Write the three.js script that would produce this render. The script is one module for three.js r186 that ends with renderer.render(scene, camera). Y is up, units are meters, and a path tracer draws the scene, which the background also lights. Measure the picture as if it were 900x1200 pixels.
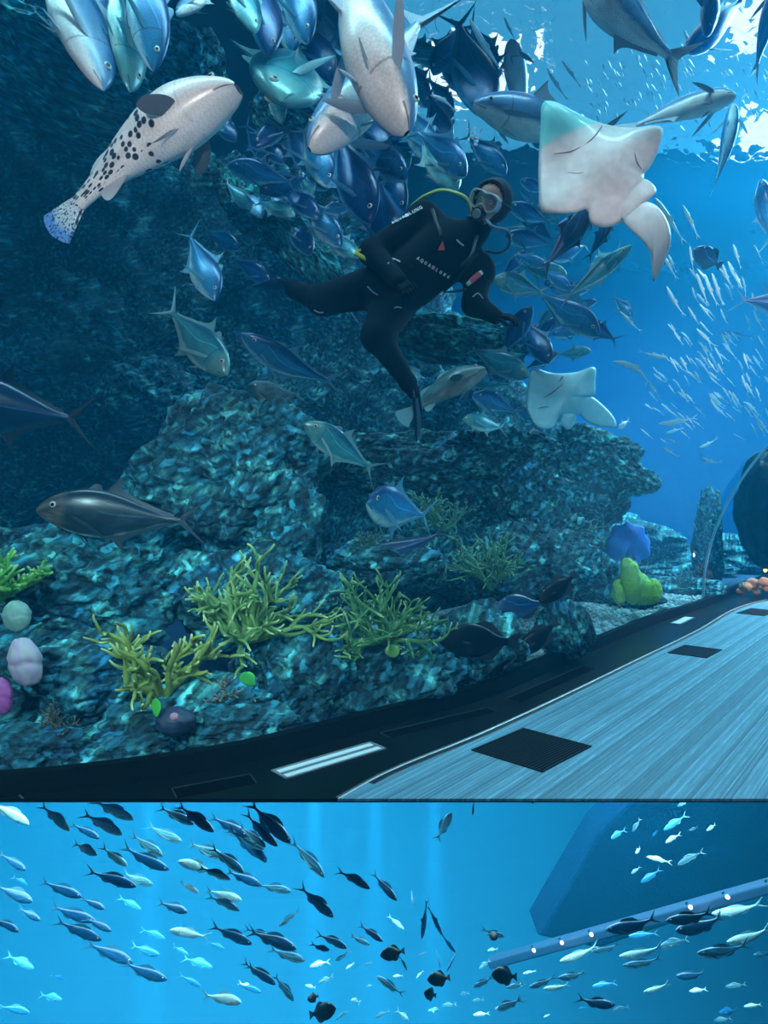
import * as THREE from 'three';
import { mergeGeometries, mergeVertices } from 'three/addons/utils/BufferGeometryUtils.js';
import { ImprovedNoise } from 'three/addons/math/ImprovedNoise.js';
import { MarchingCubes } from 'three/addons/objects/MarchingCubes.js';
import { RoundedBoxGeometry } from 'three/addons/geometries/RoundedBoxGeometry.js';
import { FontLoader } from 'three/addons/loaders/FontLoader.js';
import { TextGeometry } from 'three/addons/geometries/TextGeometry.js';
import { RectAreaLightUniformsLib } from 'three/addons/lights/RectAreaLightUniformsLib.js';

// ------------------------------------------------------------------ camera, water haze, lights, exposure
const V = (x, y, z) => new THREE.Vector3(x, y, z);
const RGB = (r, g, b) => new THREE.Color().setRGB(r, g, b);
const scene = new THREE.Scene();
const EYE = 1.35, FOCAL = 782;
const camera = new THREE.PerspectiveCamera(2 * Math.atan(600 / FOCAL) * 180 / Math.PI, 0.75, 0.05, 120);
camera.position.set(0, EYE, 0);
camera.lookAt(0, EYE, -10);
scene.background = RGB(0, 0, 0);
scene.fog = new THREE.FogExp2(RGB(0.015, 0.46, 0.95), 0.019);
RectAreaLightUniformsLib.init();
const renderer = new THREE.WebGLRenderer();
renderer.toneMapping = THREE.LinearToneMapping;
renderer.toneMappingExposure = 1.0;
renderer.shadowMap.enabled = true;
function area(name, color, power, w, h, from, to) {
  const l = new THREE.RectAreaLight(color, power, w, h);
  l.name = name; l.position.copy(from); l.lookAt(to); scene.add(l);
  return l;
}
function spot(name, color, power, from, to, angle, soft = 0.6, radius = 4) {
  const l = new THREE.SpotLight(color, power, 0, angle, soft, 2);
  l.name = name; l.position.copy(from); l.target.position.copy(to); l.castShadow = true; l.shadow.radius = radius;
  scene.add(l); scene.add(l.target); return l;
}
const DAY = RGB(0.5, 0.86, 1.0);
area('skylight_daylight', RGB(0.36, 0.86, 1.0), 19, 10, 9, V(10.5, 9.75, -13.2), V(10.5, 0, -13.2));           // daylight falling through the water surface over the open tank
area('tank_floodlight', RGB(0.38, 0.86, 1.0), 50, 10, 0.7, V(-0.8, 9.4, -3.4), V(-0.8, 2.2, -7.2));       // floodlights over the tunnel
area('lower_tank_daylight', RGB(0.42, 0.95, 0.95), 11.5, 12, 6, V(-2.2, -0.75, -8.2), V(-2.2, -8, -8.2));           // light entering the lower tank under the gallery floor
area('gallery_ceiling_light', RGB(0.75, 0.93, 1.0), 7.0, 2.4, 1.2, V(2.3, 3.2, -0.6), V(2.3, 0, -3.0));   // gallery lamp above the visitors

// ------------------------------------------------------------------ helpers
let seed = 20240611;
function rnd(a = 1, b) { seed = (seed + 0x6d2b79f5) | 0; let t = Math.imul(seed ^ (seed >>> 15), 1 | seed); t = (t + Math.imul(t ^ (t >>> 7), 61 | t)) ^ t; const r = ((t ^ (t >>> 14)) >>> 0) / 4294967296; return b === undefined ? r * a : a + r * (b - a); }
const noise3 = new ImprovedNoise();
const N = (x, y, z = 0) => noise3.noise(x, y, z);
function fbm(x, y, z, o = 4) { let s = 0, a = 0.5; for (let i = 0; i < o; i++) { s += a * N(x, y, z); x = x * 2.03 + 7.1; y = y * 2.03 + 3.7; z = z * 2.03 + 1.9; a *= 0.5; } return s; }
const clamp = (x, a = 0, b = 1) => Math.min(b, Math.max(a, x));
const step = (a, b, x) => { const t = clamp((x - a) / (b - a)); return t * t * (3 - 2 * t); };
const mix = (a, b, t) => a + (b - a) * t;
const mix3 = (a, b, t) => [mix(a[0], b[0], t), mix(a[1], b[1], t), mix(a[2], b[2], t)];
const P = (px, py, d) => V((px - 450) / FOCAL * d, EYE + (600 - py) / FOCAL * d, -d);     // the place that lies d metres behind the lens plane along one sight line
const onFloor = (px, py, y = 0) => { const d = FOCAL * (EYE - y) / (py - 600); return V((px - 450) / FOCAL * d, y, -d); };

const taken = new Map();
function numbered(name) { const k = taken.get(name) ?? 0; taken.set(name, k + 1); return k ? name + '_' + String(k).padStart(3, '0') : name; }
function tag(o, label, category, group, kind) {
  o.userData = { label, category };
  if (group) o.userData.group = group;
  if (kind) o.userData.kind = kind;
  return o;
}
function thing(name, label, category, group, at = V(0, 0, 0)) {
  const o = new THREE.Group(); o.name = numbered(name); o.position.copy(at); scene.add(o);
  return tag(o, label, category, group);
}
function part(name, geo, m, parent) {
  const o = new THREE.Mesh(geo, m); o.name = parent === scene ? numbered(name) : name;
  o.castShadow = o.receiveShadow = true; parent.add(o); return o;
}
function struct(name, geo, m, label, category = 'structure') {
  const o = part(name, geo, m, scene); tag(o, label, category, null, 'structure'); return o;
}
const std = (c, o = {}) => new THREE.MeshStandardMaterial({ color: c, roughness: 0.7, ...o });
const phy = (c, o = {}) => new THREE.MeshPhysicalMaterial({ color: c, roughness: 0.5, ...o });
function tex(w, h, f, srgb = true, edge = false) {
  const d = new Uint8Array(w * h * 4);
  for (let j = 0; j < h; j++) for (let i = 0; i < w; i++) {
    const c = f((i + 0.5) / w, (j + 0.5) / h, i, j), k = (j * w + i) * 4;
    for (let n = 0; n < 3; n++) d[k + n] = clamp(c[n]) * 255;
    d[k + 3] = 255;
  }
  const t = new THREE.DataTexture(d, w, h); t.magFilter = THREE.LinearFilter; t.minFilter = THREE.LinearMipmapLinearFilter;
  t.wrapS = t.wrapT = edge ? THREE.ClampToEdgeWrapping : THREE.RepeatWrapping; if (srgb) t.colorSpace = THREE.SRGBColorSpace; t.needsUpdate = true; return t;
}
const grain = (f) => tex(256, 256, f, false);
function boxGeo(x0, x1, y0, y1, z0, z1) { const g = new THREE.BoxGeometry(x1 - x0, y1 - y0, z1 - z0); g.translate((x0 + x1) / 2, (y0 + y1) / 2, (z0 + z1) / 2); return g; }
function grid(nu, nv, f, closeU = false, closeV = false) {           // f(u, v) -> {p: Vector3, uv: [u, v]} or Vector3
  const pos = [], uv = [], idx = [];
  for (let j = 0; j <= nv; j++) for (let i = 0; i <= nu; i++) {
    const r = f(i / nu, j / nv), p = r.p ?? r, t = r.uv ?? [i / nu, j / nv];
    pos.push(p.x, p.y, p.z); uv.push(...t);
  }
  const w = nu + 1;
  for (let j = 0; j < nv; j++) for (let i = 0; i < nu; i++) { const a = j * w + i; idx.push(a, a + 1, a + w, a + 1, a + w + 1, a + w); }
  const g = new THREE.BufferGeometry();
  g.setAttribute('position', new THREE.Float32BufferAttribute(pos, 3)); g.setAttribute('uv', new THREE.Float32BufferAttribute(uv, 2)); g.setIndex(idx);
  g.computeVertexNormals(); return g;
}
function curve1(pts) {                                                   // smooth interpolation through [t, a, b, ...]
  return (t, k) => {
    let i = 0; while (i < pts.length - 2 && t > pts[i + 1][0]) i++;
    const p1 = pts[i], p2 = pts[i + 1], p0 = pts[i - 1] ?? p1, p3 = pts[i + 2] ?? p2, s = clamp((t - p1[0]) / (p2[0] - p1[0]));
    const m1 = (p2[k] - p0[k]) / Math.max(1e-6, p2[0] - p0[0]) * (p2[0] - p1[0]), m2 = (p3[k] - p1[k]) / Math.max(1e-6, p3[0] - p1[0]) * (p2[0] - p1[0]);
    const s2 = s * s, s3 = s2 * s;
    return (2 * s3 - 3 * s2 + 1) * p1[k] + (s3 - 2 * s2 + s) * m1 + (-2 * s3 + 3 * s2) * p2[k] + (s3 - s2) * m2;
  };
}
function tube(points, radii, seg = 24, sides = 8, caps = true) {        // swept round bar through points; radii along it
  const c = new THREE.CatmullRomCurve3(points), fr = c.computeFrenetFrames(seg), R = Array.isArray(radii) ? radii : [radii];
  const rad = (t) => { const k = t * (R.length - 1), i = Math.min(R.length - 1, Math.floor(k)), n = Math.min(R.length - 1, i + 1); return mix(R[i], R[n], k - i); };
  const ext = caps ? 1 : 0;
  return grid(sides, seg + 2 * ext, (u, v) => {
    let j = Math.round(v * (seg + 2 * ext)) - ext, r = 1;
    if (j < 0) { j = 0; r = 0.001; } if (j > seg) { j = seg; r = 0.001; }
    const t = j / seg, p = c.getPointAt(t), a = -u * Math.PI * 2, q = rad(t) * r;
    return p.addScaledVector(fr.normals[j], Math.cos(a) * q).addScaledVector(fr.binormals[j], Math.sin(a) * q);
  });
}
function extrudeShape(pts, depth, bevel = 0) {
  const s = new THREE.Shape(pts.map(([x, y]) => new THREE.Vector2(x, y)));
  return new THREE.ExtrudeGeometry(s, { depth, bevelEnabled: bevel > 0, bevelSize: bevel, bevelThickness: bevel, bevelSegments: 2 });
}
function pillow(outline, cx, cy, thick, rings, warp, color) {            // a rounded body inside a closed outline [x, y]; warp bends it
  const n = outline.length;
  const g = grid(n, rings * 2, (u, v) => {
    const i = Math.round(u * n) % n, s = v * 2 - 1, r = Math.max(0.0005, 1 - Math.abs(s)) , rr = Math.pow(r, 0.8);
    const [bx, by] = outline[i], x = cx + (bx - cx) * (1 - Math.abs(s) ** 1), y = cy + (by - cy) * (1 - Math.abs(s));
    const side = s < 0 ? 1 : -1, q = 1 - Math.abs(s);
    const z = side * thick * Math.pow(1 - q * q, 0.6);
    const p = warp ? warp(x, y, z) : V(x, y, z);
    return { p, uv: [x, y] };
  });
  return g;
}
function smoothLoop(pts, n) { const c = new THREE.CatmullRomCurve3(pts.map(([x, y]) => V(x, y, 0)), true, 'centripetal'); return c.getSpacedPoints(n).slice(0, n).map((p) => [p.x, p.y]); }

// ------------------------------------------------------------------ the place: tunnel kerb line, carpet floor, kerb, acrylic, tanks
const kerbPx = [[0, 905], [150, 890], [270, 872], [369, 849], [453, 828], [560, 802], [673, 757], [764, 721], [825, 702], [874, 681]];
const KERB = 0.10;
const baseLine = [V(-9, 0, -3.17), V(-5.5, 0, -3.17), V(-3.4, 0, -3.17), ...kerbPx.map(([x, y]) => onFloor(x, y, KERB).setY(0)), V(9.6, 0, -15.6), V(14, 0, -21)];
const kerbCurve = new THREE.CatmullRomCurve3(baseLine, false, 'centripetal');
const trimPx = [[395, 936], [450, 906], [560, 861], [654, 818], [749, 772], [817, 739], [868, 711]];
const trimLine = [...trimPx.map(([x, y]) => onFloor(x, y)), V(7.4, 0, -11.6), V(11, 0, -15.6), V(15.5, 0, -20.5)];
trimLine[0].z = -3.142;
const trimCurve = new THREE.CatmullRomCurve3(trimLine, false, 'centripetal');
const EDGE = -3.142;
const along = (c, t) => { const p = c.getPointAt(t), d = c.getTangentAt(t); d.y = 0; d.normalize(); return { p, d, n: V(-d.z, 0, d.x) }; };    // n points to the visitors' side

// carpet: fine woven stripes that run along the tunnel
const carpetTex = tex(512, 512, (u, v) => {
  const line = Math.floor(u * 128), h = Math.sin(line * 127.1) * 43758.5, r = h - Math.floor(h), h2 = Math.sin(line * 0.37 + 3) * 0.5 + 0.5;
  const knot = 0.5 + 0.5 * Math.sin(v * 512 * 0.9 + r * 40 + N(u * 60, v * 9, 2) * 5);
  const dash = step(-0.1, 0.35, N(line * 1.7, v * 5, 5));
  const k = 0.50 + 0.22 * r * (0.6 + 0.4 * dash) + 0.06 * h2 + 0.06 * knot * r + 0.05 * N(u * 90, v * 160, 9);
  return [k * 0.62, k * 0.88, k * 1.0];
});
const carpetBump = grain((u, v) => { const a = 0.5 + 0.5 * Math.sin(u * 256 * Math.PI / 2), b = 0.5 + 0.3 * N(u * 70, v * 180, 1); return [a * b, a * b, a * b]; });
const stripeDir = V(0.64, 0, -0.77).normalize(), stripeSide = V(0.77, 0, 0.64).normalize();
function flatUV(g, scale) { const p = g.attributes.position, uv = []; for (let i = 0; i < p.count; i++) { const q = V(p.getX(i), 0, p.getZ(i)); uv.push(q.dot(stripeSide) * scale, q.dot(stripeDir) * scale); } g.setAttribute('uv', new THREE.Float32BufferAttribute(uv, 2)); return g; }
function floorSheet(curve, y, farX, thick) {
  const pts = []; for (let i = 0; i <= 60; i++) { const p = curve.getPointAt(i / 60); pts.push([p.x, -p.z]); }
  const last = pts[pts.length - 1];
  const shape = [...pts, [farX, last[1]], [farX, -EDGE]];
  const g = extrudeShape(shape, thick); g.rotateX(-Math.PI / 2); g.translate(0, y - thick, 0);
  return g;
}
const carpetMat = std(RGB(1, 1, 1), { map: carpetTex, bumpMap: carpetBump, bumpScale: 0.003, roughness: 0.95 });
struct('floor', flatUV(floorSheet(trimCurve, 0, 22, 0.012), 1 / 1.1), carpetMat, 'blue grey carpet with fine woven stripes along the tunnel', 'carpet');

const granite = tex(256, 256, (u, v) => { const k = 0.055 + 0.03 * N(u * 40, v * 40, 3) + 0.05 * step(0.45, 0.6, N(u * 110, v * 110, 8)); return [k * 0.8, k * 0.95, k * 1.1]; });
const graniteMat = phy(RGB(1, 1, 1), { map: granite, roughness: 0.3, specularIntensity: 0.4 });
// the black strip between carpet and kerb lies flush with the carpet; the slab below is a wedge that thins towards the gallery edge
struct('floor_black_strip', (() => {
  const pts = []; for (let i = 0; i <= 70; i++) { const p = kerbCurve.getPointAt(i / 70); pts.push([p.x, -p.z]); }
  const back = []; for (let i = 60; i >= 0; i--) { const p = trimCurve.getPointAt(i / 60); back.push([p.x, -p.z]); }
  const g = extrudeShape([...pts, ...back, [-9, -EDGE]], 0.014); g.rotateX(-Math.PI / 2); g.translate(0, -0.0145, 0); return flatUV(g, 1);
})(), graniteMat, 'polished black granite strip between kerb and carpet', 'floor');
struct('floor_slab', (() => {
  const g = extrudeShape([[-EDGE, -0.016], [-EDGE, -0.018], [-EDGE + 1.2, -0.40], [26, -0.40], [26, -0.016]], 36);   // profile across the edge, run along x
  g.rotateY(Math.PI / 2); g.translate(-14, 0, 0); return g;
})(), std(RGB(0.008, 0.06, 0.16)), 'concrete gallery slab tapering to a thin edge', 'floor');
// kerb: low black upstand that carries the acrylic
struct('trim_1', (() => {
  const prof = [[0.05, 0], [0.032, KERB], [-0.03, KERB], [-0.034, -0.01]], faces = [];
  for (let k = 0; k < 3; k++) faces.push(grid(160, 1, (u, v) => { const { p, n } = along(kerbCurve, u * 0.995), q = prof[k + Math.round(v)]; return { p: p.clone().addScaledVector(n, q[0]).setY(q[1]), uv: [u * 28, v * 0.1] }; }));
  return mergeGeometries(faces);
})(), phy(RGB(1, 1, 1), { map: granite, roughness: 0.5, specularIntensity: 0.12 }), 'low black polished kerb along the foot of the acrylic', 'kerb');
// thin steel trim between granite and carpet
const steel = std(RGB(0.55, 0.55, 0.56), { metalness: 0.9, roughness: 0.3 });
struct('trim_2', grid(140, 3, (u, v) => { const { p, n } = along(trimCurve, u * 0.995); const k = Math.round(v * 3); return p.clone().addScaledVector(n, [-0.012, -0.009, 0.007, 0.010][k]).setY([0, 0.006, 0.006, 0][k]); }), std(RGB(0.3, 0.3, 0.32), { metalness: 0.8, roughness: 0.45 }), 'thin steel edging strip beside the carpet', 'trim');
struct('trim_3', grid(140, 3, (u, v) => { const { p, n } = along(trimCurve, 0.01 + u * 0.985); const k = Math.round(v * 3); return p.clone().addScaledVector(n, [0.011, 0.013, 0.045, 0.047][k]).setY([0, 0.003, 0.003, 0][k]); }), std(RGB(0.006, 0.008, 0.012), { roughness: 0.5 }), 'black rubber strip beside the steel edging', 'trim');

// acrylic vault of the tunnel
const A_HALF = 3.9, A_HIGH = 3.5;
const arch = (s, th, push = 0) => { const { p, n } = along(kerbCurve, s); return p.clone().addScaledVector(n, A_HALF * (1 - Math.cos(th)) - push * Math.cos(th)).setY(KERB - 0.01 + A_HIGH * Math.sin(th) + push * Math.sin(th)); };
const acrylic = phy(RGB(0.97, 0.99, 1), { transmission: 1, thickness: 0, roughness: 0, ior: 1.3, specularIntensity: 0.35 });
struct('window_1', grid(90, 40, (u, v) => arch(u * 0.99, v * Math.PI * 0.52)), acrylic, 'curved clear acrylic vault of the aquarium tunnel', 'window');
const sealMat = std(RGB(0.25, 0.5, 0.62), { roughness: 0.4 });
function sealAt(s) { const pts = []; for (let i = 0; i <= 20; i++) pts.push(arch(s, 0.01 + i / 20 * 1.6, 0.012)); return tube(pts, 0.018, 40, 6); }
let sRing = 0, bestGap = 1e9;
for (let i = 0; i < 400; i++) { const p = kerbCurve.getPointAt(i / 400), g = p.distanceTo(V(4.59, 0, -9.58)); if (g < bestGap) { bestGap = g; sRing = i / 400; } }
struct('trim_4', sealAt(sRing), sealMat, 'pale sealed joint ring between two acrylic vault panels', 'trim');
// lower acrylic front
struct('window_2', boxGeo(-12, 12, -8.6, -0.03, EDGE - 0.03, EDGE - 0.029), acrylic, 'flat clear acrylic front of the lower tank', 'window');

// shells of both tanks and of the gallery
const tankBlue = std(RGB(0.005, 0.13, 0.42), { roughness: 0.9 });
const hallDark = std(RGB(0.03, 0.035, 0.045), { roughness: 0.9 });
struct('wall_back', boxGeo(-16, 22, -9, 12, -26.4, -26), tankBlue, 'blue painted back wall of the tanks', 'wall');
struct('wall_left', boxGeo(-14.4, -14, -9, 12, -26, EDGE), tankBlue, 'blue painted side wall of the tanks', 'wall');
struct('wall_right', boxGeo(22, 22.4, -9, 12, -26, EDGE), tankBlue, 'blue painted far side wall of the tanks', 'wall');
const lowBlue = std(RGB(0.008, 0.18, 0.36), { roughness: 0.9 });
struct('floor_lower_tank', boxGeo(-14, 22, -9.2, -8.8, -16.4, EDGE), lowBlue, 'pale blue floor of the lower tank', 'floor');
struct('wall_lower_back', (() => { const q = [[-16.4, -8.79], [-9, -8.79]]; for (let i = 1; i <= 16; i++) { const a = i / 16 * Math.PI / 2; q.push([-9 - 7 * Math.sin(a), -8.79 + 7 * (1 - Math.cos(a))]); } q.push([-16, -0.4], [-16.4, -0.4]); const g = extrudeShape(q, 36); g.rotateY(-Math.PI / 2); g.applyMatrix4(new THREE.Matrix4().makeScale(1, 1, 1)); g.translate(22, 0, 0); return g; })(), lowBlue, 'blue painted back wall of the lower tank', 'wall');
struct('wall_gallery_back', boxGeo(-14, 22, -9, 12, 3.2, 3.6), hallDark, 'dark wall of the visitors gallery', 'wall');
struct('wall_gallery_left', boxGeo(-14.4, -14, -9, 12, EDGE, 3.2), hallDark, 'dark side wall of the gallery', 'wall');
struct('wall_gallery_right', boxGeo(22, 22.4, -9, 12, EDGE, 3.2), hallDark, 'dark far side wall of the gallery', 'wall');
struct('floor_gallery_low', boxGeo(-14, 22, -9.2, -8.8, EDGE, 3.2), hallDark, 'dark floor of the lower gallery', 'floor');
// ceiling with an opening over the open water
for (const [x0, x1, z0, z1] of [[-14, -1, -26, 3.2], [17, 22, -26, 3.2], [-1, 17, -26, -18], [-1, 17, -8, 3.2]])
  struct('ceiling', boxGeo(x0, x1, 11.6, 12, z0, z1), hallDark, 'dark ceiling of the hall around the skylight', 'ceiling');
// water surface: a rippled layer that breaks up the skylight above it
struct('water_surface', (() => {
  const h = (x, z) => 0.42 * fbm(x * 0.55, z * 0.55, 1.3, 2) + 0.20 * N(x * 1.9, z * 1.9, 4) + 0.12 * N(x * 4.4, z * 4.4, 8) + 0.045 * N(x * 8.5, z * 8.5, 2);
  const top = grid(520, 320, (u, v) => { const x = mix(-13.9, 21.9, u), z = mix(-25.9, -4.2, v); return V(x, 10.25 + h(x, z), z); });
  return top;
})(), phy(RGB(1, 1, 1), { transmission: 1, thickness: 1, ior: 1.33, roughness: 0.02 }), 'rippled water surface seen from below', 'water');
{
  const sk = thing('skylight_lamp', 'bright skylight over the open water above the fish', 'skylight');
  const glow = new THREE.MeshStandardMaterial({ color: 0x000000, emissive: RGB(0.75, 0.95, 1.0), emissiveIntensity: 1.7 }), dim = new THREE.MeshStandardMaterial({ color: 0x000000, emissive: RGB(0.07, 0.46, 0.80), emissiveIntensity: 0.85 });
  const paneGeo = new THREE.BoxGeometry(1.98, 0.05, 1.98);
  for (let i = 0; i < 9; i++) for (let j = 0; j < 5; j++) part('pane', paneGeo, [2, 7, 9, 13, 17, 20, 22, 27, 33].includes((i * 4 + j * 3) % 36) ? glow : dim, sk).position.set(0 + i * 2, 11.77, -17 + j * 2);
}
// fittings of the broad lamps: glowing panel, housing, and an added unseen barn-door plate that shades the far reef
{
  const fl = thing('tank_floodlight', 'long floodlight over the tank with an added plate shading the far reef', 'floodlight'), glass = new THREE.MeshStandardMaterial({ color: 0x000000, emissive: RGB(0.38, 0.86, 1.0), emissiveIntensity: 1.5 });
  part('lamp_panel', boxGeo(-5.8, 4.2, 9.46, 9.5, -3.75, -3.05), glass, fl); part('housing', boxGeo(-5.9, 4.3, 9.5, 9.7, -4.3, -2.5), hallDark, fl); part('added_shade_plate', boxGeo(-6.4, 4.8, 8.05, 9.7, -4.5, -4.46), hallDark, fl);
  const gl = thing('gallery_lamp', 'flat white ceiling lamp over the visitors gallery', 'lamp'); part('lamp_panel', boxGeo(1.1, 3.5, 3.24, 3.27, -1.2, 0.0), new THREE.MeshStandardMaterial({ color: 0x000000, emissive: RGB(0.75, 0.93, 1.0), emissiveIntensity: 1.5 }), gl); part('housing', boxGeo(1.05, 3.55, 3.27, 3.33, -1.25, 0.05), hallDark, gl);
  const ll = thing('lower_tank_lamp', 'broad lamp panel under the gallery slab over the lower tank', 'lamp'); part('lamp_panel', boxGeo(-8.2, 3.8, -0.72, -0.69, -11.2, -5.2), new THREE.MeshStandardMaterial({ color: 0x000000, emissive: RGB(0.42, 0.95, 0.95), emissiveIntensity: 1.5 }), ll); part('housing', boxGeo(-8.3, 3.9, -0.69, -0.41, -11.3, -5.1), hallDark, ll);
}
// unseen rail with narrow spots, added to brighten the animals and reef behind the acrylic
{
  const rail = thing('added_lamp_rail', 'added unseen lamp rail with spotlights that brighten the near animals', 'lamp rail');
  part('rail', boxGeo(-3, 4, 3.0, 3.05, 0.58, 0.63), hallDark, rail);
  const lens = new THREE.MeshStandardMaterial({ color: 0, emissive: RGB(1, 0.98, 0.95), emissiveIntensity: 3 });
  for (const [x, tx, ty, td, power, angle] of [[-1.6, 175, 165, 4.4, 42, 0.24], [0.1, 425, 85, 4.8, 40, 0.17], [1.5, 695, 200, 4.7, 34, 0.16], [-2.2, 130, 745, 4.2, 56, 0.36], [-0.7, 360, 710, 4.6, 48, 0.30], [1.0, 600, 620, 6, 46, 0.22], [-1.2, 275, 440, 4.8, 24, 0.24], [2.4, 800, 80, 5.5, 34, 0.2], [3.2, 830, 380, 8, 190, 0.17]]) {
    const at = V(x, 2.86, 0.6), to = P(tx, ty, td), dir = to.clone().sub(at).normalize(), q = new THREE.Quaternion().setFromUnitVectors(V(0, 1, 0), dir);
    const h = part('spot_housing', new THREE.LatheGeometry([[0, -0.1], [0.05, -0.1], [0.055, 0.1], [0.048, 0.1], [0.045, -0.09]].map((p) => new THREE.Vector2(...p)), 20), hallDark, rail); h.position.copy(at); h.quaternion.copy(q);
    const l = part('spot_lens', new THREE.CylinderGeometry(0.044, 0.044, 0.006, 20), lens, h); l.position.y = 0.09;
    part('stem', new THREE.CylinderGeometry(0.01, 0.01, 0.16, 8).translate(x, 2.96, 0.6), hallDark, rail);
    spot('added_spot_light', ty > 600 ? RGB(0.55, 0.95, 1) : RGB(1, 0.97, 0.94), power, at.clone().addScaledVector(dir, 0.11), to, angle, 0.7, 2);
  }
}

// ------------------------------------------------------------------ fish: body, fins and eyes of one animal, length 1, nose at x = +0.5
function bendFn(b, axis = 'z') {                 // bends along x; z sideways, y up and down
  if (Math.abs(b) < 1e-4) return (p) => p;
  const R = 1 / b;
  return axis === 'z' ? (p) => { const a = p.x * b, r = R - p.z; return V(r * Math.sin(a), p.y, R - r * Math.cos(a)); }
    : (p) => { const a = p.x * b, r = R - p.y; return V(r * Math.sin(a), R - r * Math.cos(a), p.z); };
}
function finPlate(base, tip, n, m, across, thick, ray = 0) {              // a fin between a base line and a tip line, thick at the root
  const f = (side) => (s, r) => { const p = base(s).lerp(tip(s), r); const k = thick * (1 - 0.8 * r) * (1 + 0.5 * Math.cos(s * ray * 6.283)) * Math.sin(Math.PI * clamp(s, 0.04, 0.96)) ** 0.3; return p.addScaledVector(across, side * k); };
  const a = grid(n, m, f(1)), b = grid(n, m, f(-1)), ix = b.index.array; for (let i = 0; i < ix.length; i += 3) { const t = ix[i]; ix[i] = ix[i + 1]; ix[i + 1] = t; }
  b.computeVertexNormals(); return mergeGeometries([a, b]);
}
function leafFin(root, dir, chord, L, w, sweep, thick, n = 10, m = 8) {
  dir = dir.clone().normalize(); chord = chord.clone().normalize(); const across = dir.clone().cross(chord).normalize();
  const edge = (s) => (r) => root.clone().addScaledVector(dir, L * r).addScaledVector(chord, (s - 0.5) * w(r) + sweep * r * r * L);
  const f = (side) => (r, s) => edge(s)(r).addScaledVector(across, side * thick * (1 - 0.85 * r) * Math.sin(Math.PI * clamp(s, 0.03, 0.97)) ** 0.4);
  const a = grid(n, m, f(1)), b = grid(n, m, f(-1)), ix = b.index.array; for (let i = 0; i < ix.length; i += 3) { const t = ix[i]; ix[i] = ix[i + 1]; ix[i + 1] = t; }
  b.computeVertexNormals(); return mergeGeometries([a, b]);
}
function warped(g, w) { const p = g.attributes.position; for (let i = 0; i < p.count; i++) { const q = w(V(p.getX(i), p.getY(i), p.getZ(i))); p.setXYZ(i, q.x, q.y, q.z); } g.computeVertexNormals(); return g; }

function fishParts(sp, bend, axis, lod = 1) {
  const w = bendFn(bend, axis), prof = curve1(sp.profile), tl = sp.tail.len, X = (t) => 0.5 - t * (1 - tl * 0.86);
  const ring = (t, a) => { const top = prof(t, 1), bot = prof(t, 2), hw = prof(t, 3), h = (top + bot) / 2, c = (top - bot) / 2, q = sp.square ?? 1; const sn = Math.sin(a), cs = Math.cos(a); return V(X(t), c + h * Math.sign(cs) * Math.abs(cs) ** q, hw * Math.sign(sn) * Math.abs(sn) ** q); };
  const nu = lod ? 24 : 10, nv = lod ? 30 : 12, out = {};
  const body = grid(nu, nv, (u, v) => { const t = Math.pow(v, 1.35); return { p: ring(Math.max(0.0004, t), u * Math.PI * 2), uv: [t, u < 0.5 ? u * 2 : 2 - u * 2] }; });
  out.body = warped(body, w);
  const tb = prof(1, 1) * 0.9, bb = prof(1, 2) * 0.9, xt = X(1) + 0.012, T = sp.tail;
  const tailBase = (s) => V(xt, mix(-bb, tb, s), 0), tailTip = (s) => { const q = s * 2 - 1, k = Math.abs(q) ** (T.pow ?? 1.3); return V(xt - tl * mix(T.fork, 1, k) * (T.round ? 1 - 0.18 * k : 1), q * T.high * (T.round ? Math.sin(Math.min(1, 0.25 + Math.abs(q)) * 1.57) : 1), 0); };
  out.tail_fin = warped(finPlate(tailBase, tailTip, lod ? 24 : 10, lod ? 8 : 4, V(0, 0, 1), 0.012, lod ? 9 : 0), w);
  const mid = (f, sign) => {
    const base = (s) => { const t = mix(f.t0, f.t1, s); return V(X(t), sign * (prof(t, sign > 0 ? 1 : 2) - 0.012), 0); };
    const tip = (s) => { const b = base(s), h = f.h(s) + 0.012; return V(b.x - (f.sweep ?? 0.6) * h, b.y + sign * h, 0); };
    return warped(finPlate(base, tip, lod ? 18 : 8, lod ? 5 : 2, V(0, 0, 1), 0.007, lod ? 8 : 0), w);
  };
  if (sp.dorsal) out.dorsal_fin = mid(sp.dorsal, 1);
  if (sp.anal) out.anal_fin = mid(sp.anal, -1);
  if (sp.first && lod) out.spiny_dorsal_fin = mid(sp.first, 1);
  const paired = (f, name) => { for (const k of [1, -1]) { const r = ring(f.t, f.a * Math.PI); r.z *= k * 0.97; out[name + k] = warped(leafFin(r, V(-f.back, -f.down, k * f.out), V(f.cx ?? 0.5, f.cy ?? 1, 0), f.len, (q) => f.wide * Math.sin(Math.PI * Math.min(1, 0.22 + 0.78 * q) * (f.tipK ?? 1)) ** (f.wp ?? 0.8) + 0.002, f.sweep ?? 0, 0.007, lod ? 10 : 5, lod ? 6 : 3), w); } };
  if (sp.pectoral) paired(sp.pectoral, 'pectoral_fin');
  if (sp.pelvic && lod) paired(sp.pelvic, 'pelvic_fin');
  if (lod) for (const k of [1, -1]) {
    const e = ring(sp.eye.t, sp.eye.a * Math.PI); e.z *= k;
    const ball = new THREE.SphereGeometry(sp.eye.r, 14, 10); ball.scale(1, 1, 0.5); ball.translate(e.x, e.y, e.z * 0.97); out['eye' + k] = warped(ball, w);
    const pu = new THREE.SphereGeometry(sp.eye.r * 0.6, 12, 8); pu.scale(1, 1, 0.5); pu.translate(e.x + 0.001, e.y, e.z * 0.97 + k * sp.eye.r * 0.28); out['pupil' + k] = warped(pu, w);
  }
  return out;
}
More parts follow.
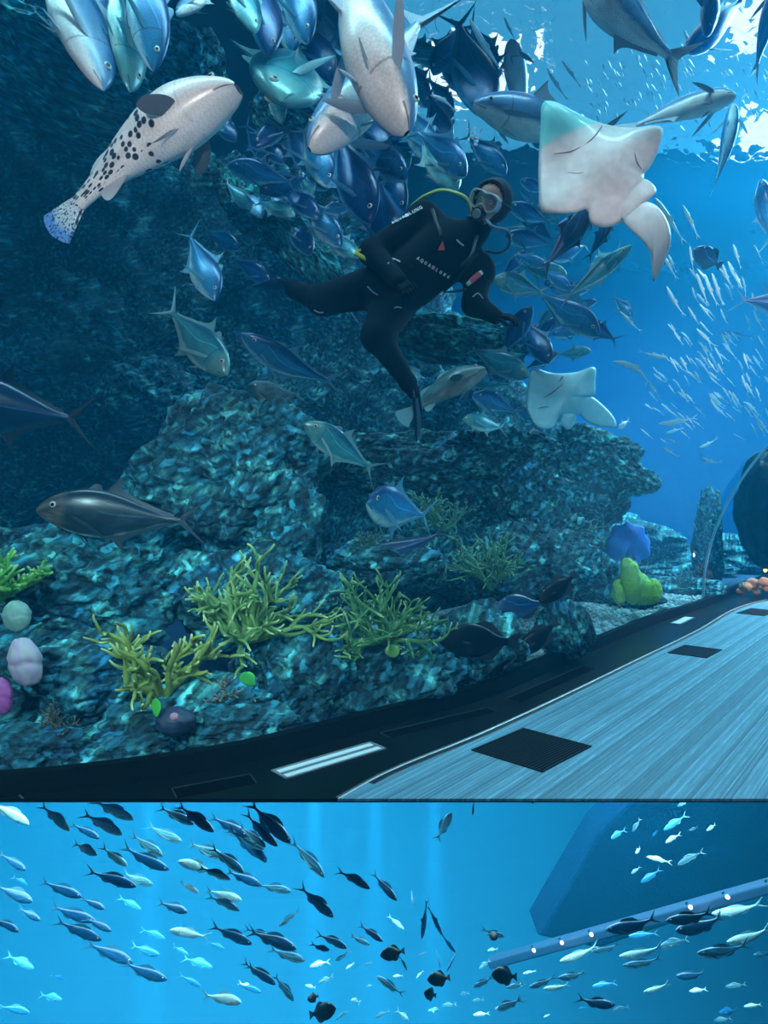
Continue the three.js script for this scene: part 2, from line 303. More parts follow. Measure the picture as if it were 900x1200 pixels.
const mergeAll = (list) => mergeGeometries(list.map((g) => { const k = g.index ? g.toNonIndexed() : g; for (const n of Object.keys(k.attributes)) if (!['position', 'normal', 'uv'].includes(n)) k.deleteAttribute(n); return k; }));

// pigment maps: u runs from nose to tail, v from back (0) to belly (1)
const scaleGrain = (u, v, k = 1) => 0.06 * k * N(u * 70, v * 40, 2) + 0.05 * k * Math.sin(u * 260 + Math.sin(v * 90) * 1.2) * Math.sin(v * 120);
function skin(back, side, belly, opt = {}) {
  const { edge = 0.42, soft = 0.10, edge2 = 0.75, line = 0.12, spots = 0, blotch = 0.1, head = null } = opt;
  return tex(256, 128, (u, v) => {
    const wob = 0.05 * N(u * 9, v * 6, 4) + 0.03 * N(u * 30, v * 20, 7), q = v + wob;
    let c = mix3(mix3(back, side, step(edge - soft, edge + soft, q)), belly, step(edge2 - soft, edge2 + soft, q));
    const b = 1 + blotch * (fbm(u * 8, v * 8, 3.3, 3) * 2) + scaleGrain(u, v);
    c = c.map((x) => x * b);
    if (head && u < 0.24) c = mix3(c, head.map((x) => x * b), 1 - step(0.17, 0.24, u));
    const gill = Math.abs(u - (0.225 + 0.035 * Math.sin(v * 3.1)));                    // gill cover edge, mouth, lateral line
    if (gill < 0.005 && v > 0.25 && v < 0.92) c = c.map((x) => x * (spots ? 0.9 : 0.74));
    const mo = Math.abs(v - (0.62 + u * 0.9)); if (u < 0.085 && mo < 0.022) c = c.map((x) => x * 0.55);
    const ll = Math.abs(v - (u < 0.5 ? mix(0.28, 0.47, step(0.2, 0.52, u)) : 0.47)); if (u > 0.25 && ll < 0.012) c = c.map((x) => Math.min(1, x * (1 + line * 3)));
    if (spots) {
      const gu = u * 30, gv = v * 12; let best = 9;
      for (let i = -1; i <= 1; i++) for (let j = -1; j <= 1; j++) { const a = Math.floor(gu) + i, d = Math.floor(gv) + j, h = Math.sin(a * 12.9 + d * 78.2) * 43758.5, f = h - Math.floor(h), h2 = Math.sin(a * 39.3 + d * 11.1) * 24634.6, f2 = h2 - Math.floor(h2); if (f2 < spots(u, v)) best = Math.min(best, Math.hypot((gu - a - 0.2 - 0.6 * f) * 0.85, (gv - d - 0.2 - 0.6 * f2) * 0.85) / (0.26 + 0.2 * f)); }
      c = mix3(c, [0.10, 0.10, 0.13], 1 - step(0.8, 1.1, best));
    }
    return c;
  }, true, true);
}
const hump = (p, k = 1) => (s) => k * Math.sin(Math.PI * Math.min(1, s ** p)) ;
const SPECIES = {
  jack: {
    profile: [[0, 0.004, 0.004, 0.004], [0.04, 0.052, 0.042, 0.026], [0.12, 0.102, 0.082, 0.044], [0.25, 0.148, 0.125, 0.06], [0.4, 0.162, 0.148, 0.066], [0.55, 0.14, 0.135, 0.058], [0.75, 0.077, 0.075, 0.036], [0.9, 0.029, 0.028, 0.02], [1, 0.018, 0.018, 0.015]],
    tail: { len: 0.2, high: 0.17, fork: 0.22, pow: 1.15 }, eye: { t: 0.125, a: 0.36, r: 0.02 },
    first: { t0: 0.34, t1: 0.44, h: hump(0.8, 0.035) }, dorsal: { t0: 0.46, t1: 0.94, h: (s) => 0.012 + 0.09 * Math.exp(-s * 9), sweep: 0.9 }, anal: { t0: 0.5, t1: 0.94, h: (s) => 0.012 + 0.08 * Math.exp(-s * 9), sweep: 0.9 },
    pectoral: { t: 0.27, a: 0.58, back: 1, down: 0.42, out: 0.35, len: 0.24, wide: 0.055, sweep: -0.18, wp: 0.9 }, pelvic: { t: 0.3, a: 0.92, back: 0.7, down: 0.8, out: 0.3, len: 0.09, wide: 0.035 },
  },
  cobia: {
    profile: [[0, 0.006, 0.006, 0.012], [0.03, 0.03, 0.03, 0.04], [0.1, 0.056, 0.05, 0.068], [0.22, 0.086, 0.082, 0.088], [0.38, 0.102, 0.104, 0.092], [0.55, 0.094, 0.094, 0.078], [0.75, 0.062, 0.06, 0.05], [0.9, 0.032, 0.03, 0.025], [1, 0.022, 0.022, 0.016]],
    tail: { len: 0.2, high: 0.16, fork: 0.4, pow: 1.2 }, eye: { t: 0.1, a: 0.42, r: 0.014 },
    dorsal: { t0: 0.42, t1: 0.9, h: (s) => 0.012 + 0.075 * Math.exp(-s * 6), sweep: 1 }, anal: { t0: 0.56, t1: 0.9, h: (s) => 0.01 + 0.06 * Math.exp(-s * 6), sweep: 1 },
    pectoral: { t: 0.23, a: 0.62, back: 0.75, down: 0.12, out: 0.75, len: 0.19, wide: 0.06, sweep: -0.2, cx: 1, cy: 0.3 }, pelvic: { t: 0.26, a: 0.9, back: 0.9, down: 0.35, out: 0.35, len: 0.085, wide: 0.035, cx: 1, cy: 0.2 },
  },
  grouper: {
    profile: [[0, 0.012, 0.012, 0.03], [0.02, 0.032, 0.028, 0.046], [0.08, 0.06, 0.054, 0.074], [0.2, 0.106, 0.09, 0.104], [0.34, 0.142, 0.12, 0.116], [0.5, 0.132, 0.112, 0.1], [0.68, 0.098, 0.088, 0.066], [0.85, 0.06, 0.055, 0.034], [1, 0.046, 0.044, 0.022]], square: 0.92,
    tail: { len: 0.19, high: 0.13, fork: 0.98, pow: 2, round: true }, eye: { t: 0.1, a: 0.3, r: 0.016 },
    first: { t0: 0.33, t1: 0.62, h: (s) => 0.045 * Math.sin(Math.PI * Math.min(1, 0.1 + s)) + 0.008 }, dorsal: { t0: 0.62, t1: 0.88, h: hump(0.9, 0.045), sweep: 0.9 }, anal: { t0: 0.68, t1: 0.86, h: hump(0.9, 0.06), sweep: 0.9 },
    pectoral: { t: 0.31, a: 0.66, back: 0.55, down: 0.15, out: 0.85, len: 0.115, wide: 0.10, sweep: 0, cx: 1, cy: 0.35, wp: 0.6, tipK: 0.93 }, pelvic: { t: 0.33, a: 0.87, back: 0.9, down: 0.35, out: 0.3, len: 0.11, wide: 0.05, cx: 1, cy: 0.2 },
  },
  trigger: {
    profile: [[0, 0.01, 0.01, 0.01], [0.05, 0.06, 0.06, 0.03], [0.2, 0.155, 0.15, 0.062], [0.42, 0.212, 0.21, 0.075], [0.65, 0.175, 0.175, 0.058], [0.85, 0.075, 0.075, 0.03], [1, 0.045, 0.045, 0.018]],
    tail: { len: 0.16, high: 0.115, fork: 0.88, pow: 2 }, eye: { t: 0.24, a: 0.2, r: 0.016 },
    dorsal: { t0: 0.52, t1: 0.93, h: hump(0.8, 0.07), sweep: 0.6 }, anal: { t0: 0.54, t1: 0.93, h: hump(0.8, 0.07), sweep: 0.6 },
    pectoral: { t: 0.33, a: 0.55, back: 1, down: 0.1, out: 0.4, len: 0.09, wide: 0.05 },
  },
  fusilier: {
    profile: [[0, 0.005, 0.005, 0.006], [0.05, 0.04, 0.036, 0.026], [0.15, 0.074, 0.07, 0.045], [0.32, 0.1, 0.098, 0.056], [0.5, 0.094, 0.094, 0.052], [0.72, 0.058, 0.058, 0.034], [0.9, 0.026, 0.026, 0.017], [1, 0.02, 0.02, 0.012]],
    tail: { len: 0.2, high: 0.125, fork: 0.3, pow: 1.2 }, eye: { t: 0.11, a: 0.38, r: 0.015 },
    dorsal: { t0: 0.33, t1: 0.82, h: (s) => 0.04 * Math.sin(Math.PI * Math.min(1, s + 0.15)) + 0.006, sweep: 0.8 }, anal: { t0: 0.6, t1: 0.84, h: (s) => 0.03 * Math.sin(Math.PI * Math.min(1, s + 0.15)) + 0.005, sweep: 0.8 },
    pectoral: { t: 0.26, a: 0.58, back: 1, down: 0.3, out: 0.45, len: 0.14, wide: 0.04, sweep: -0.1 },
  },
  sardine: {
    profile: [[0, 0.004, 0.004, 0.004], [0.06, 0.03, 0.03, 0.02], [0.2, 0.06, 0.062, 0.036], [0.4, 0.07, 0.076, 0.042], [0.65, 0.052, 0.055, 0.03], [0.88, 0.02, 0.02, 0.012], [1, 0.014, 0.014, 0.008]],
    tail: { len: 0.16, high: 0.075, fork: 0.3, pow: 1.2 }, eye: { t: 0.1, a: 0.4, r: 0.014 },
    dorsal: { t0: 0.45, t1: 0.6, h: hump(0.8, 0.04), sweep: 1 },
  },
};
const wet = { roughness: 0.32, clearcoat: 0.35, clearcoatRoughness: 0.25 };
const fishMat = (map, o = {}) => phy(RGB(1, 1, 1), { map, ...wet, ...o });
const finMat = (r, g, b) => phy(RGB(r, g, b), { roughness: 0.45 });
const eyeMat = phy(RGB(0.55, 0.6, 0.55), { roughness: 0.15 }), pupilMat = phy(RGB(0.004, 0.004, 0.006), { roughness: 0.08 });
const COATS = {
  silverblue: { body: fishMat(skin([0.05, 0.27, 0.47], [0.17, 0.48, 0.66], [0.74, 0.92, 0.95], { edge: 0.3, edge2: 0.7 }), { metalness: 0.25 }), fin: finMat(0.07, 0.27, 0.4) },
  deepblue: { body: fishMat(skin([0.02, 0.16, 0.36], [0.05, 0.28, 0.50], [0.40, 0.72, 0.84], { edge: 0.38, edge2: 0.82 }), { metalness: 0.2 }), fin: finMat(0.03, 0.16, 0.34) },
  teal: { body: fishMat(skin([0.11, 0.40, 0.49], [0.25, 0.58, 0.63], [0.74, 0.90, 0.86], { edge: 0.3, edge2: 0.78, head: [0.38, 0.62, 0.62] }), { metalness: 0.2 }), fin: finMat(0.16, 0.38, 0.42) },
  navy: { body: fishMat(skin([0.04, 0.20, 0.36], [0.05, 0.22, 0.36], [0.30, 0.50, 0.58], { edge: 0.5, edge2: 0.86, line: 0.4 })), fin: finMat(0.012, 0.03, 0.06) },
  bronze: { body: fishMat(skin([0.05, 0.12, 0.18], [0.13, 0.19, 0.22], [0.80, 0.84, 0.82], { edge: 0.45, edge2: 0.86, soft: 0.06, line: 0.3, blotch: 0.5, head: [0.34, 0.31, 0.29] })), fin: finMat(0.02, 0.04, 0.06) },
  palebelly: { body: fishMat(skin([0.20, 0.38, 0.58], [0.38, 0.55, 0.70], [0.94, 0.90, 0.88], { edge: 0.34, edge2: 0.6, soft: 0.07, line: 0 })), fin: finMat(0.35, 0.42, 0.5) },
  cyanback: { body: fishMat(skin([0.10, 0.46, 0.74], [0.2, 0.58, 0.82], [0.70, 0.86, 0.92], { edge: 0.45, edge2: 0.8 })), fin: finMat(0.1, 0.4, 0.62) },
  spotted: { body: fishMat(skin([0.80, 0.78, 0.78], [0.93, 0.90, 0.88], [0.98, 0.95, 0.93], { edge: 0.3, edge2: 0.7, line: 0, blotch: 0.07, spots: (u, v) => (u > 0.3 ? step(0.3, 0.62, u) * 0.5 : 0) * (v < 0.85 ? 1 : 0.2) })), fin: finMat(0.5, 0.5, 0.52) },
  browngrouper: { body: fishMat(skin([0.26, 0.42, 0.46], [0.36, 0.46, 0.47], [0.66, 0.64, 0.58], { edge: 0.35, edge2: 0.72, line: 0, blotch: 0.3 })), fin: finMat(0.14, 0.3, 0.34) },
  black: { body: fishMat(skin([0.02, 0.05, 0.10], [0.02, 0.05, 0.10], [0.03, 0.08, 0.14], { line: 0 }), { specularIntensity: 0.4, clearcoat: 0 }), fin: finMat(0.006, 0.01, 0.02) },
  mackerel: { body: fishMat(skin([0.08, 0.30, 0.46], [0.30, 0.50, 0.58], [0.80, 0.88, 0.86], { edge: 0.3, edge2: 0.62, soft: 0.05, line: 0.3 }), { metalness: 0.2 }), fin: finMat(0.06, 0.2, 0.32) },
  darkmackerel: { body: fishMat(skin([0.05, 0.22, 0.40], [0.10, 0.32, 0.50], [0.32, 0.56, 0.68], { edge: 0.45, edge2: 0.85 })), fin: finMat(0.03, 0.13, 0.24) },
  mirror: { body: fishMat(skin([0.55, 0.82, 0.92], [0.90, 0.98, 1.0], [0.95, 1.0, 1.0], { edge: 0.2, edge2: 0.7, line: 0 }), { metalness: 0.1 }), fin: finMat(0.5, 0.72, 0.8) },
};
COATS.spotted.tail = fishMat(tex(128, 64, (u, v) => { const n = N(u * 20, v * 14, 3) + 0.5 * N(u * 42, v * 30, 8), w = 0.1 * N(u * 9, v * 5, 1); return mix3(mix3([0.92, 0.93, 0.95], [0.50, 0.68, 0.95], step(0.55, 0.85, v + w)), [0.12, 0.14, 0.22], step(0.16, 0.3, n)); }));
COATS.spotted.pectoral = finMat(0.12, 0.12, 0.14);
COATS.browngrouper.pectoral = finMat(0.02, 0.07, 0.08);

const protoCache = new Map();
function fishGeo(kind, bend, axis, lod) { const k = [kind, bend, axis, lod].join(); if (!protoCache.has(k)) protoCache.set(k, lod ? fishParts(SPECIES[kind], bend, axis, 1) : { body: mergeAll(Object.values(fishParts(SPECIES[kind], bend, axis, 0))) }); return protoCache.get(k); }
// nose and tail as sight lines with a distance each; roll: 0 back up in the picture, 90 back to the viewer, -90 belly to the viewer
function fishPose(o, nose, tail, rollDeg, fat = 1) {
  const mid = nose.clone().add(tail).multiplyScalar(0.5), L = nose.distanceTo(tail), f = nose.clone().sub(tail).normalize();
  const eye = V(0, EYE, 0).sub(mid).normalize(), c = eye.clone().addScaledVector(f, -eye.dot(f)).normalize();
  let p = c.clone().cross(f).normalize(); if (p.y < 0) p.negate();
  const a = rollDeg * Math.PI / 180, up = p.clone().multiplyScalar(Math.cos(a)).addScaledVector(c, Math.sin(a)), side = f.clone().cross(up).normalize();
  o.quaternion.setFromRotationMatrix(new THREE.Matrix4().makeBasis(f, up, side)); o.position.copy(mid); o.scale.set(L, L * fat, L * fat);
}
function fish(name, kind, coat, pose, label, category = 'fish', group, opt = {}) {
  const { bend = 0, axis = 'z', small = false, fat = 1, extra } = opt, [nx, ny, nd, tx, ty, td, roll = 0] = pose, C = COATS[coat];
  const G = fishGeo(kind, bend, axis, small ? 0 : 1);
  let o;
  if (small) { o = part(name, G.body, C.body, scene); tag(o, label, category, group); }
  else {
    o = thing(name, label, category, group);
    const body = part('body', G.body, C.body, o);
    for (const [k, g] of Object.entries(G)) {
      if (k === 'body' || k.startsWith('pupil')) continue;
      const nm = k.replace(/-?1$/, ''), isEye = nm === 'eye';
      const m = isEye ? eyeMat : nm === 'tail_fin' && C.tail ? C.tail : nm === 'pectoral_fin' && C.pectoral ? C.pectoral : C.fin;
      const q = part(nm, g, m, o); if (isEye) part('pupil', G['pupil' + k.slice(3)], pupilMat, q);
    }
  }
  fishPose(o, P(nx, ny, nd), P(tx, ty, td), roll, fat);
  return o;
}

// ------------------------------------------------------------------ rockwork
const rockBump = tex(256, 256, (u, v) => { const k = 0.5 + 0.5 * fbm(u * 22, v * 22, 1.7, 4) + 0.3 * Math.abs(N(u * 48, v * 48, 3)); return [k, k, k]; }, false);
const rockMap = tex(256, 256, (u, v) => { const n = fbm(u * 26, v * 26, 5.1, 4), k = 0.58 + 0.8 * n + 0.5 * step(0.15, 0.4, N(u * 18, v * 18, 9)) - 0.22 * step(0.15, 0.4, N(u * 15, v * 15, 19)); return [k * 0.9, k, k]; });
const rockMat = std(RGB(1, 1, 1), { map: rockMap, bumpMap: rockBump, bumpScale: 0.03, vertexColors: true, roughness: 0.9 });
const PAL = { teal: [[0.023, 0.162, 0.237], [0.057, 0.456, 0.627], [0.228, 0.900, 0.900], [0.03, 0.30, 0.62]], green: [[0.023, 0.190, 0.228], [0.057, 0.570, 0.627], [0.190, 0.900, 0.900], [0.03, 0.32, 0.55]] };
function rockGeo(rx, ry, rz, sd, detail, rough = 1, pal = 'teal', stretch = [1, 1, 1]) {
  let g = new THREE.IcosahedronGeometry(1, detail); g.deleteAttribute('uv'); g.deleteAttribute('normal'); g = mergeVertices(g, 1e-5);
  const p = g.attributes.position, col = new Float32Array(p.count * 3), uv = new Float32Array(p.count * 2), S = (rx + ry + rz) / 3, c = PAL[pal];
  for (let i = 0; i < p.count; i++) {
    const x = p.getX(i), y = p.getY(i), z = p.getZ(i), a = x * 1.3 * stretch[0] + sd * 3.1, b = y * 1.3 * stretch[1] + sd * 1.7, d = z * 1.3 * stretch[2] - sd * 2.3;
    const big = fbm(a, b, d, 3), ridge = 1 - Math.abs(fbm(a * 2.4 + 5, b * 2.4, d * 2.4, 3)) * 2.4, fine = fbm(a * 9, b * 9, d * 9, 3), pit = Math.max(0, N(a * 5.5, b * 5.5, d * 5.5) - 0.25);
    const k = 1 + rough * (0.55 * big + 0.13 * ridge + 0.075 * fine - 0.22 * pit) - 0.08 * rough;
    const X = x * rx * k, Y = y * ry * k, Z = z * rz * k; p.setXYZ(i, X, Y, Z);
    const wx = X * 1.1 + sd, wy = Y * 1.1, wz = Z * 1.1;
    let q = mix3(c[0], c[1], step(-0.25, 0.25, fbm(wx * 1.6, wy * 1.6, wz * 1.6, 4)));
    q = mix3(q, c[3], 0.7 * step(0.12, 0.3, fbm(wx * 2.2 + 9, wy * 2.2, wz * 2.2, 3)));
    q = mix3(q, c[2], step(0.02, 0.22, fbm(wx * 5.5, wy * 5.5 + 4, wz * 5.5, 4)) * 0.85);
    q = mix3(q, c[0], 0.8 * step(0.1, 0.3, N(wx * 7, wy * 7, wz * 7 + 3)));
    col.set(q, i * 3); uv[i * 2] = (X + Z * 0.55) * 0.9; uv[i * 2 + 1] = (Y + Z * 0.45) * 0.9;
  }
  g.setAttribute('color', new THREE.BufferAttribute(col, 3)); g.setAttribute('uv', new THREE.BufferAttribute(uv, 2)); g.computeVertexNormals();
  return g;
}
let rockSeed = 1;
function rock(px, py, d, rx, ry, rz, label, opt = {}) {
  const k = d / FOCAL, o = part(opt.name ?? 'reef_rock', rockGeo(rx * k, ry * k, rz, opt.seed ?? rockSeed++, opt.detail ?? 34, opt.rough ?? 1, opt.pal ?? 'teal', opt.stretch), rockMat, scene);
  tag(o, label, 'rock', opt.group); o.position.copy(P(px, py, d)); o.rotation.z = (opt.turn ?? 0) * Math.PI / 180; return o;
}
const REEF = 'reef boulders behind the acrylic';
// the large dark reef mass that closes the view behind the fish
rock(40, 330, 11.2, 260, 300, 1.7, 'huge reef mass in the shade behind the spotted grouper', { pal: 'teal', detail: 40, group: REEF });
rock(300, 460, 11.2, 230, 250, 1.7, 'huge shaded reef mass rising behind the diver', { pal: 'teal', detail: 40, group: REEF });
rock(500, 610, 10.6, 190, 180, 1.6, 'broad shaded reef mass behind the green corals', { pal: 'teal', detail: 36, group: REEF });
rock(600, 690, 10.5, 150, 120, 1.6, 'low shaded reef mass behind the blue fan', { pal: 'teal', detail: 32, group: REEF });
// boulders
rock(88, 122, 6.5, 98, 44, 1.15, 'crusted cyan rock ledge above the spotted grouper tail', { turn: -10, group: REEF, detail: 44, rough: 0.8 });
rock(215, 88, 7.4, 46, 52, 0.4, 'pale cyan rock knob behind the head of the spotted grouper', { turn: -35, group: REEF });
rock(325, 138, 6.9, 32, 20, 0.25, 'small pale rock tip below the hanging dark jacks', { turn: -25, group: REEF, detail: 24 });
rock(335, 272, 7.2, 88, 26, 0.4, 'long sloping turquoise rock rib above the diver legs', { turn: -44, group: REEF, pal: 'green', rough: 0.8 });
rock(285, 225, 7.3, 30, 42, 0.3, 'crusted rock knob beside the grouper head', { turn: 25, group: REEF, detail: 26, pal: 'teal' });
rock(235, 200, 7.0, 18, 26, 0.2, 'small crusted rock under the grouper throat', { group: REEF, detail: 22, pal: 'teal' });
rock(530, 398, 6.6, 88, 24, 0.5, 'flat turquoise rock ledge under the diver', { turn: -8, group: REEF, pal: 'green', rough: 0.8 });
rock(60, 410, 9.8, 120, 80, 0.9, 'dim rounded reef boulder in the shade of the overhang', { group: REEF, pal: 'teal' });
rock(170, 470, 9.0, 60, 50, 0.6, 'dim blue boulder above the big dark jack', { group: REEF, pal: 'teal' });
rock(275, 560, 5.4, 112, 92, 0.75, 'large crusted turquoise boulder above the staghorn corals', { group: REEF, detail: 52, turn: 15 });
rock(335, 610, 5.2, 42, 60, 0.4, 'blue shoulder of rock beside the dark cave', { group: REEF, pal: 'teal' });
rock(95, 690, 4.75, 130, 78, 0.55, 'broad pitted turquoise boulder below the bronze fish', { group: REEF, detail: 56 });
rock(60, 805, 4.15, 130, 64, 0.38, 'low crusted boulder beside the purple corals', { group: REEF, detail: 48 });
rock(200, 845, 4.1, 120, 50, 0.3, 'low pitted rock along the kerb under the yellow staghorn', { group: REEF, detail: 48, turn: 6 });
rock(345, 790, 4.55, 62, 62, 0.35, 'upright blue rock block between the two staghorn corals', { group: REEF, detail: 40, pal: 'teal' });
rock(440, 800, 4.85, 100, 48, 0.4, 'low turquoise rock along the kerb under the thin green coral', { group: REEF, detail: 44, turn: 14 });
rock(545, 765, 5.4, 70, 48, 0.4, 'blue rock along the kerb behind the dark oval fish', { group: REEF, pal: 'teal', turn: 20 });
rock(470, 545, 7.4, 110, 40, 0.7, 'overhanging rock slab above the blue jack', { group: REEF, pal: 'teal' });
rock(440, 660, 5.9, 80, 30, 0.5, 'dim rock sill at the mouth of the dark cave', { group: REEF, pal: 'teal' });
rock(590, 530, 7.2, 58, 30, 0.5, 'crusted blue boulder under the small ray', { group: REEF, pal: 'teal', detail: 40, rough: 1.3 });
rock(622, 585, 6.9, 40, 42, 0.4, 'pitted blue boulder beside the bushy staghorn', { group: REEF, detail: 36, rough: 1.4 });
rock(560, 575, 7.6, 40, 40, 0.4, 'shaded boulder behind the bushy staghorn', { group: REEF, pal: 'teal', detail: 30, rough: 1.3 });
rock(655, 628, 7.0, 42, 24, 0.35, 'low blue boulder under the speckled bush coral', { group: REEF, pal: 'teal', detail: 32, rough: 1.3 });
rock(700, 545, 8.6, 56, 36, 0.6, 'green crusted boulder under the tail of the small ray', { group: REEF, pal: 'green', detail: 44, rough: 1.4, turn: -22 });
rock(704, 592, 8.9, 28, 26, 0.35, 'hazy green boulder beside the blue fan', { group: REEF, pal: 'green', detail: 34, rough: 1.4 });
rock(676, 592, 8.2, 34, 30, 0.4, 'green boulder behind the speckled bush coral', { group: REEF, detail: 30, rough: 1.3 });
rock(620, 660, 6.5, 72, 48, 0.5, 'blue rock step behind the dark oval fish', { group: REEF, pal: 'teal' });
rock(662, 738, 6.1, 34, 34, 0.25, 'flat striated blue rock slab leaning by the kerb', { group: REEF, pal: 'teal', rough: 0.5, stretch: [3, 0.6, 1], turn: 20 });
rock(682, 668, 8.3, 34, 28, 0.4, 'dim rock behind the green sponge', { group: REEF, pal: 'teal', detail: 26 });
rock(300, 700, 5.0, 92, 60, 0.45, 'dim rock footing under the large green staghorn', { group: REEF, pal: 'teal' });
rock(830, 640, 12.5, 16, 66, 0.3, 'blue rock pillar behind the acrylic joint ring', { group: REEF, pal: 'teal', detail: 24, rough: 0.8 });
{ const k = 12 / FOCAL, o = part('dark_opening_stand_in', rockGeo(48 * k, 78 * k, 0.9, 31, 40, 0.35), phy(RGB(1, 1, 1), { map: granite, roughness: 0.5, specularIntensity: 0.4 }), scene); o.geometry.deleteAttribute('color'); o.position.copy(P(918, 598, 12)); tag(o, 'black mass standing in for the dark tunnel opening at the far bend', 'portal'); }  // the dark of the tunnel opening is put into this black stone colour
rock(800, 690, 10.5, 46, 14, 0.4, 'low reef rubble behind the gravel bed', { group: REEF, detail: 26 });
rock(745, 700, 8.8, 30, 12, 0.25, 'small rock under the green sponge', { group: REEF, detail: 22, pal: 'green' });

rock(10, 885, 3.62, 90, 36, 0.16, 'low crusted rock at the tank corner along the kerb', { group: REEF, detail: 36 });
rock(130, 886, 3.72, 80, 26, 0.16, 'low crusted rock along the kerb below the brown twig coral', { group: REEF, detail: 36 });
rock(270, 848, 4.0, 70, 26, 0.2, 'low blue rock along the kerb beside the round leaf', { group: REEF, detail: 32, pal: 'teal' });
rock(790, 672, 14.5, 70, 22, 0.9, 'low hazy reef mound far behind the gravel bed', { group: REEF, pal: 'teal', detail: 26 });
rock(700, 640, 15, 90, 40, 1.0, 'hazy reef mound far behind the blue fan', { group: REEF, pal: 'teal', detail: 26 });
rock(880, 655, 15.5, 70, 26, 1.0, 'low hazy reef mound beyond the rock pillar', { group: REEF, pal: 'teal', detail: 26 });
// gravel bed along the kerb
{
  const inTank = (s, off) => { const { p, n } = along(kerbCurve, s); return p.clone().addScaledVector(n, -off); };
  const s0 = sRing - 0.19, s1 = sRing + 0.05;
  const bed = part('gravel_bed', grid(40, 14, (u, v) => { const q = inTank(mix(s0, s1, u), 0.13 + v * 1.9); return q.setY(0.06 + 0.08 * v + 0.05 * fbm(q.x, q.z, 2, 3)); }), std(RGB(0.25, 0.5, 0.55), { roughness: 0.95 }), scene);
  tag(bed, 'pale gravel bed inside the tank along the kerb', 'gravel', null, 'stuff');
  const pg = new THREE.IcosahedronGeometry(0.028, 1), n = 4200, im = new THREE.InstancedMesh(pg, std(RGB(1, 1, 1), { roughness: 0.9 }), n), m = new THREE.Matrix4(), q = new THREE.Quaternion(), e = new THREE.Euler();
  for (let i = 0; i < n; i++) {
    const u = rnd(), v = rnd(), pt = inTank(mix(s0, s1, u), 0.14 + v * 1.8); pt.y = 0.07 + 0.08 * v + 0.05 * fbm(pt.x, pt.z, 2, 3);
    e.set(rnd(6), rnd(6), rnd(6)); q.setFromEuler(e); const s = rnd(0.5, 1.3); m.compose(pt, q, V(s, s * 0.7, s * 1.1)); im.setMatrixAt(i, m);
    const k = rnd(0.55, 1.1); im.setColorAt(i, RGB(0.5 * k, 0.72 * k, 0.74 * k));
  }
  im.name = 'gravel'; tag(im, 'loose pale pebbles of the gravel bed', 'gravel', null, 'stuff'); scene.add(im);
}

// ------------------------------------------------------------------ corals and sponges
function coralBranch(from, dir, len, r, depth, out, cols, base, tipc) {
  const n = 5, pts = [from.clone()], d = dir.clone().normalize(); let p = from.clone();
  for (let i = 1; i <= n; i++) { d.add(V(rnd(-0.38, 0.38), rnd(-0.28, 0.34), rnd(-0.38, 0.38))).normalize(); p = p.clone().addScaledVector(d, len / n); pts.push(p); }
  const g = tube(pts, [r, r * 0.9, r * 0.72, r * 0.5], 7, 6); 
  const k = g.attributes.position.count, c = new Float32Array(k * 3), w = 7;
  for (let i = 0; i < k; i++) { const t = Math.floor(i / w) / (k / w - 1), q = mix3(base, tipc, (depth === 0 ? step(0.45, 1, t) : 0.15 * t) + 0.12 * N(i * 0.7, len * 30, 2)); c.set(q, i * 3); }
  g.setAttribute('color', new THREE.BufferAttribute(c, 3)); out.push(g);
  if (depth > 0) { const m = Math.round(rnd(2.6, 4.6)); for (let i = 0; i < m; i++) { const q = pts[Math.min(n, 2 + Math.floor(rnd(n - 1)))], nd = d.clone().add(V(rnd(-1, 1), rnd(-0.7, 0.9), rnd(-1, 1)).multiplyScalar(1.15)); coralBranch(q, nd, len * rnd(0.45, 0.75), r * 0.66, depth - 1, out, cols, base, tipc); } }
}
const coralMat = std(RGB(1, 1, 1), { vertexColors: true, roughness: 0.75 });
function coral(name, label, px, py, d, sizePx, nb, thickPx, lean, base, tipc, opt = {}) {
  const k = d / FOCAL, o = thing(name, label, 'coral', null, P(px, py, d)), L = sizePx * k * 0.55;
  for (let i = 0; i < nb; i++) {
    const a = (i + rnd(0.6)) / nb * Math.PI * 2, out = [], spread = opt.spread ?? 0.9;
    coralBranch(V(rnd(-0.02, 0.02), 0, rnd(-0.02, 0.02)), V(Math.cos(a) * spread + lean[0], rnd(0.1, 1) + lean[1], Math.sin(a) * spread * 0.8 + (lean[2] ?? 0.25)), L * rnd(0.75, 1.15), thickPx * k * 0.5, opt.depth ?? 2, out, null, base, tipc);
    part('branch', mergeGeometries(out), coralMat, o);
  }
  return o;
}
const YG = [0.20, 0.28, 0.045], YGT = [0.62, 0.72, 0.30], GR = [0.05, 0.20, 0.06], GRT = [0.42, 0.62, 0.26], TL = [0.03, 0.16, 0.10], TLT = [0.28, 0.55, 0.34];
coral('staghorn_coral', 'thick yellow green staghorn coral above the polished kerb', 192, 818, 3.95, 118, 10, 10.5, [-0.25, 0.3], YG, YGT);
coral('staghorn_coral', 'large green staghorn coral beside the bronze fish tail', 285, 752, 4.3, 125, 14, 9, [0.05, 0.35], [0.12, 0.25, 0.06], [0.52, 0.68, 0.30]);
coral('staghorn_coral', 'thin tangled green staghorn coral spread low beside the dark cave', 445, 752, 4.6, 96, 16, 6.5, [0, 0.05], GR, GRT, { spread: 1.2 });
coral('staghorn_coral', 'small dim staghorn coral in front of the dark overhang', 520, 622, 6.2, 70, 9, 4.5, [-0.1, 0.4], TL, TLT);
coral('staghorn_coral', 'dark green bushy staghorn coral between blue boulders', 575, 690, 5.7, 90, 12, 5, [0, 0.25], TL, [0.25, 0.48, 0.2]);
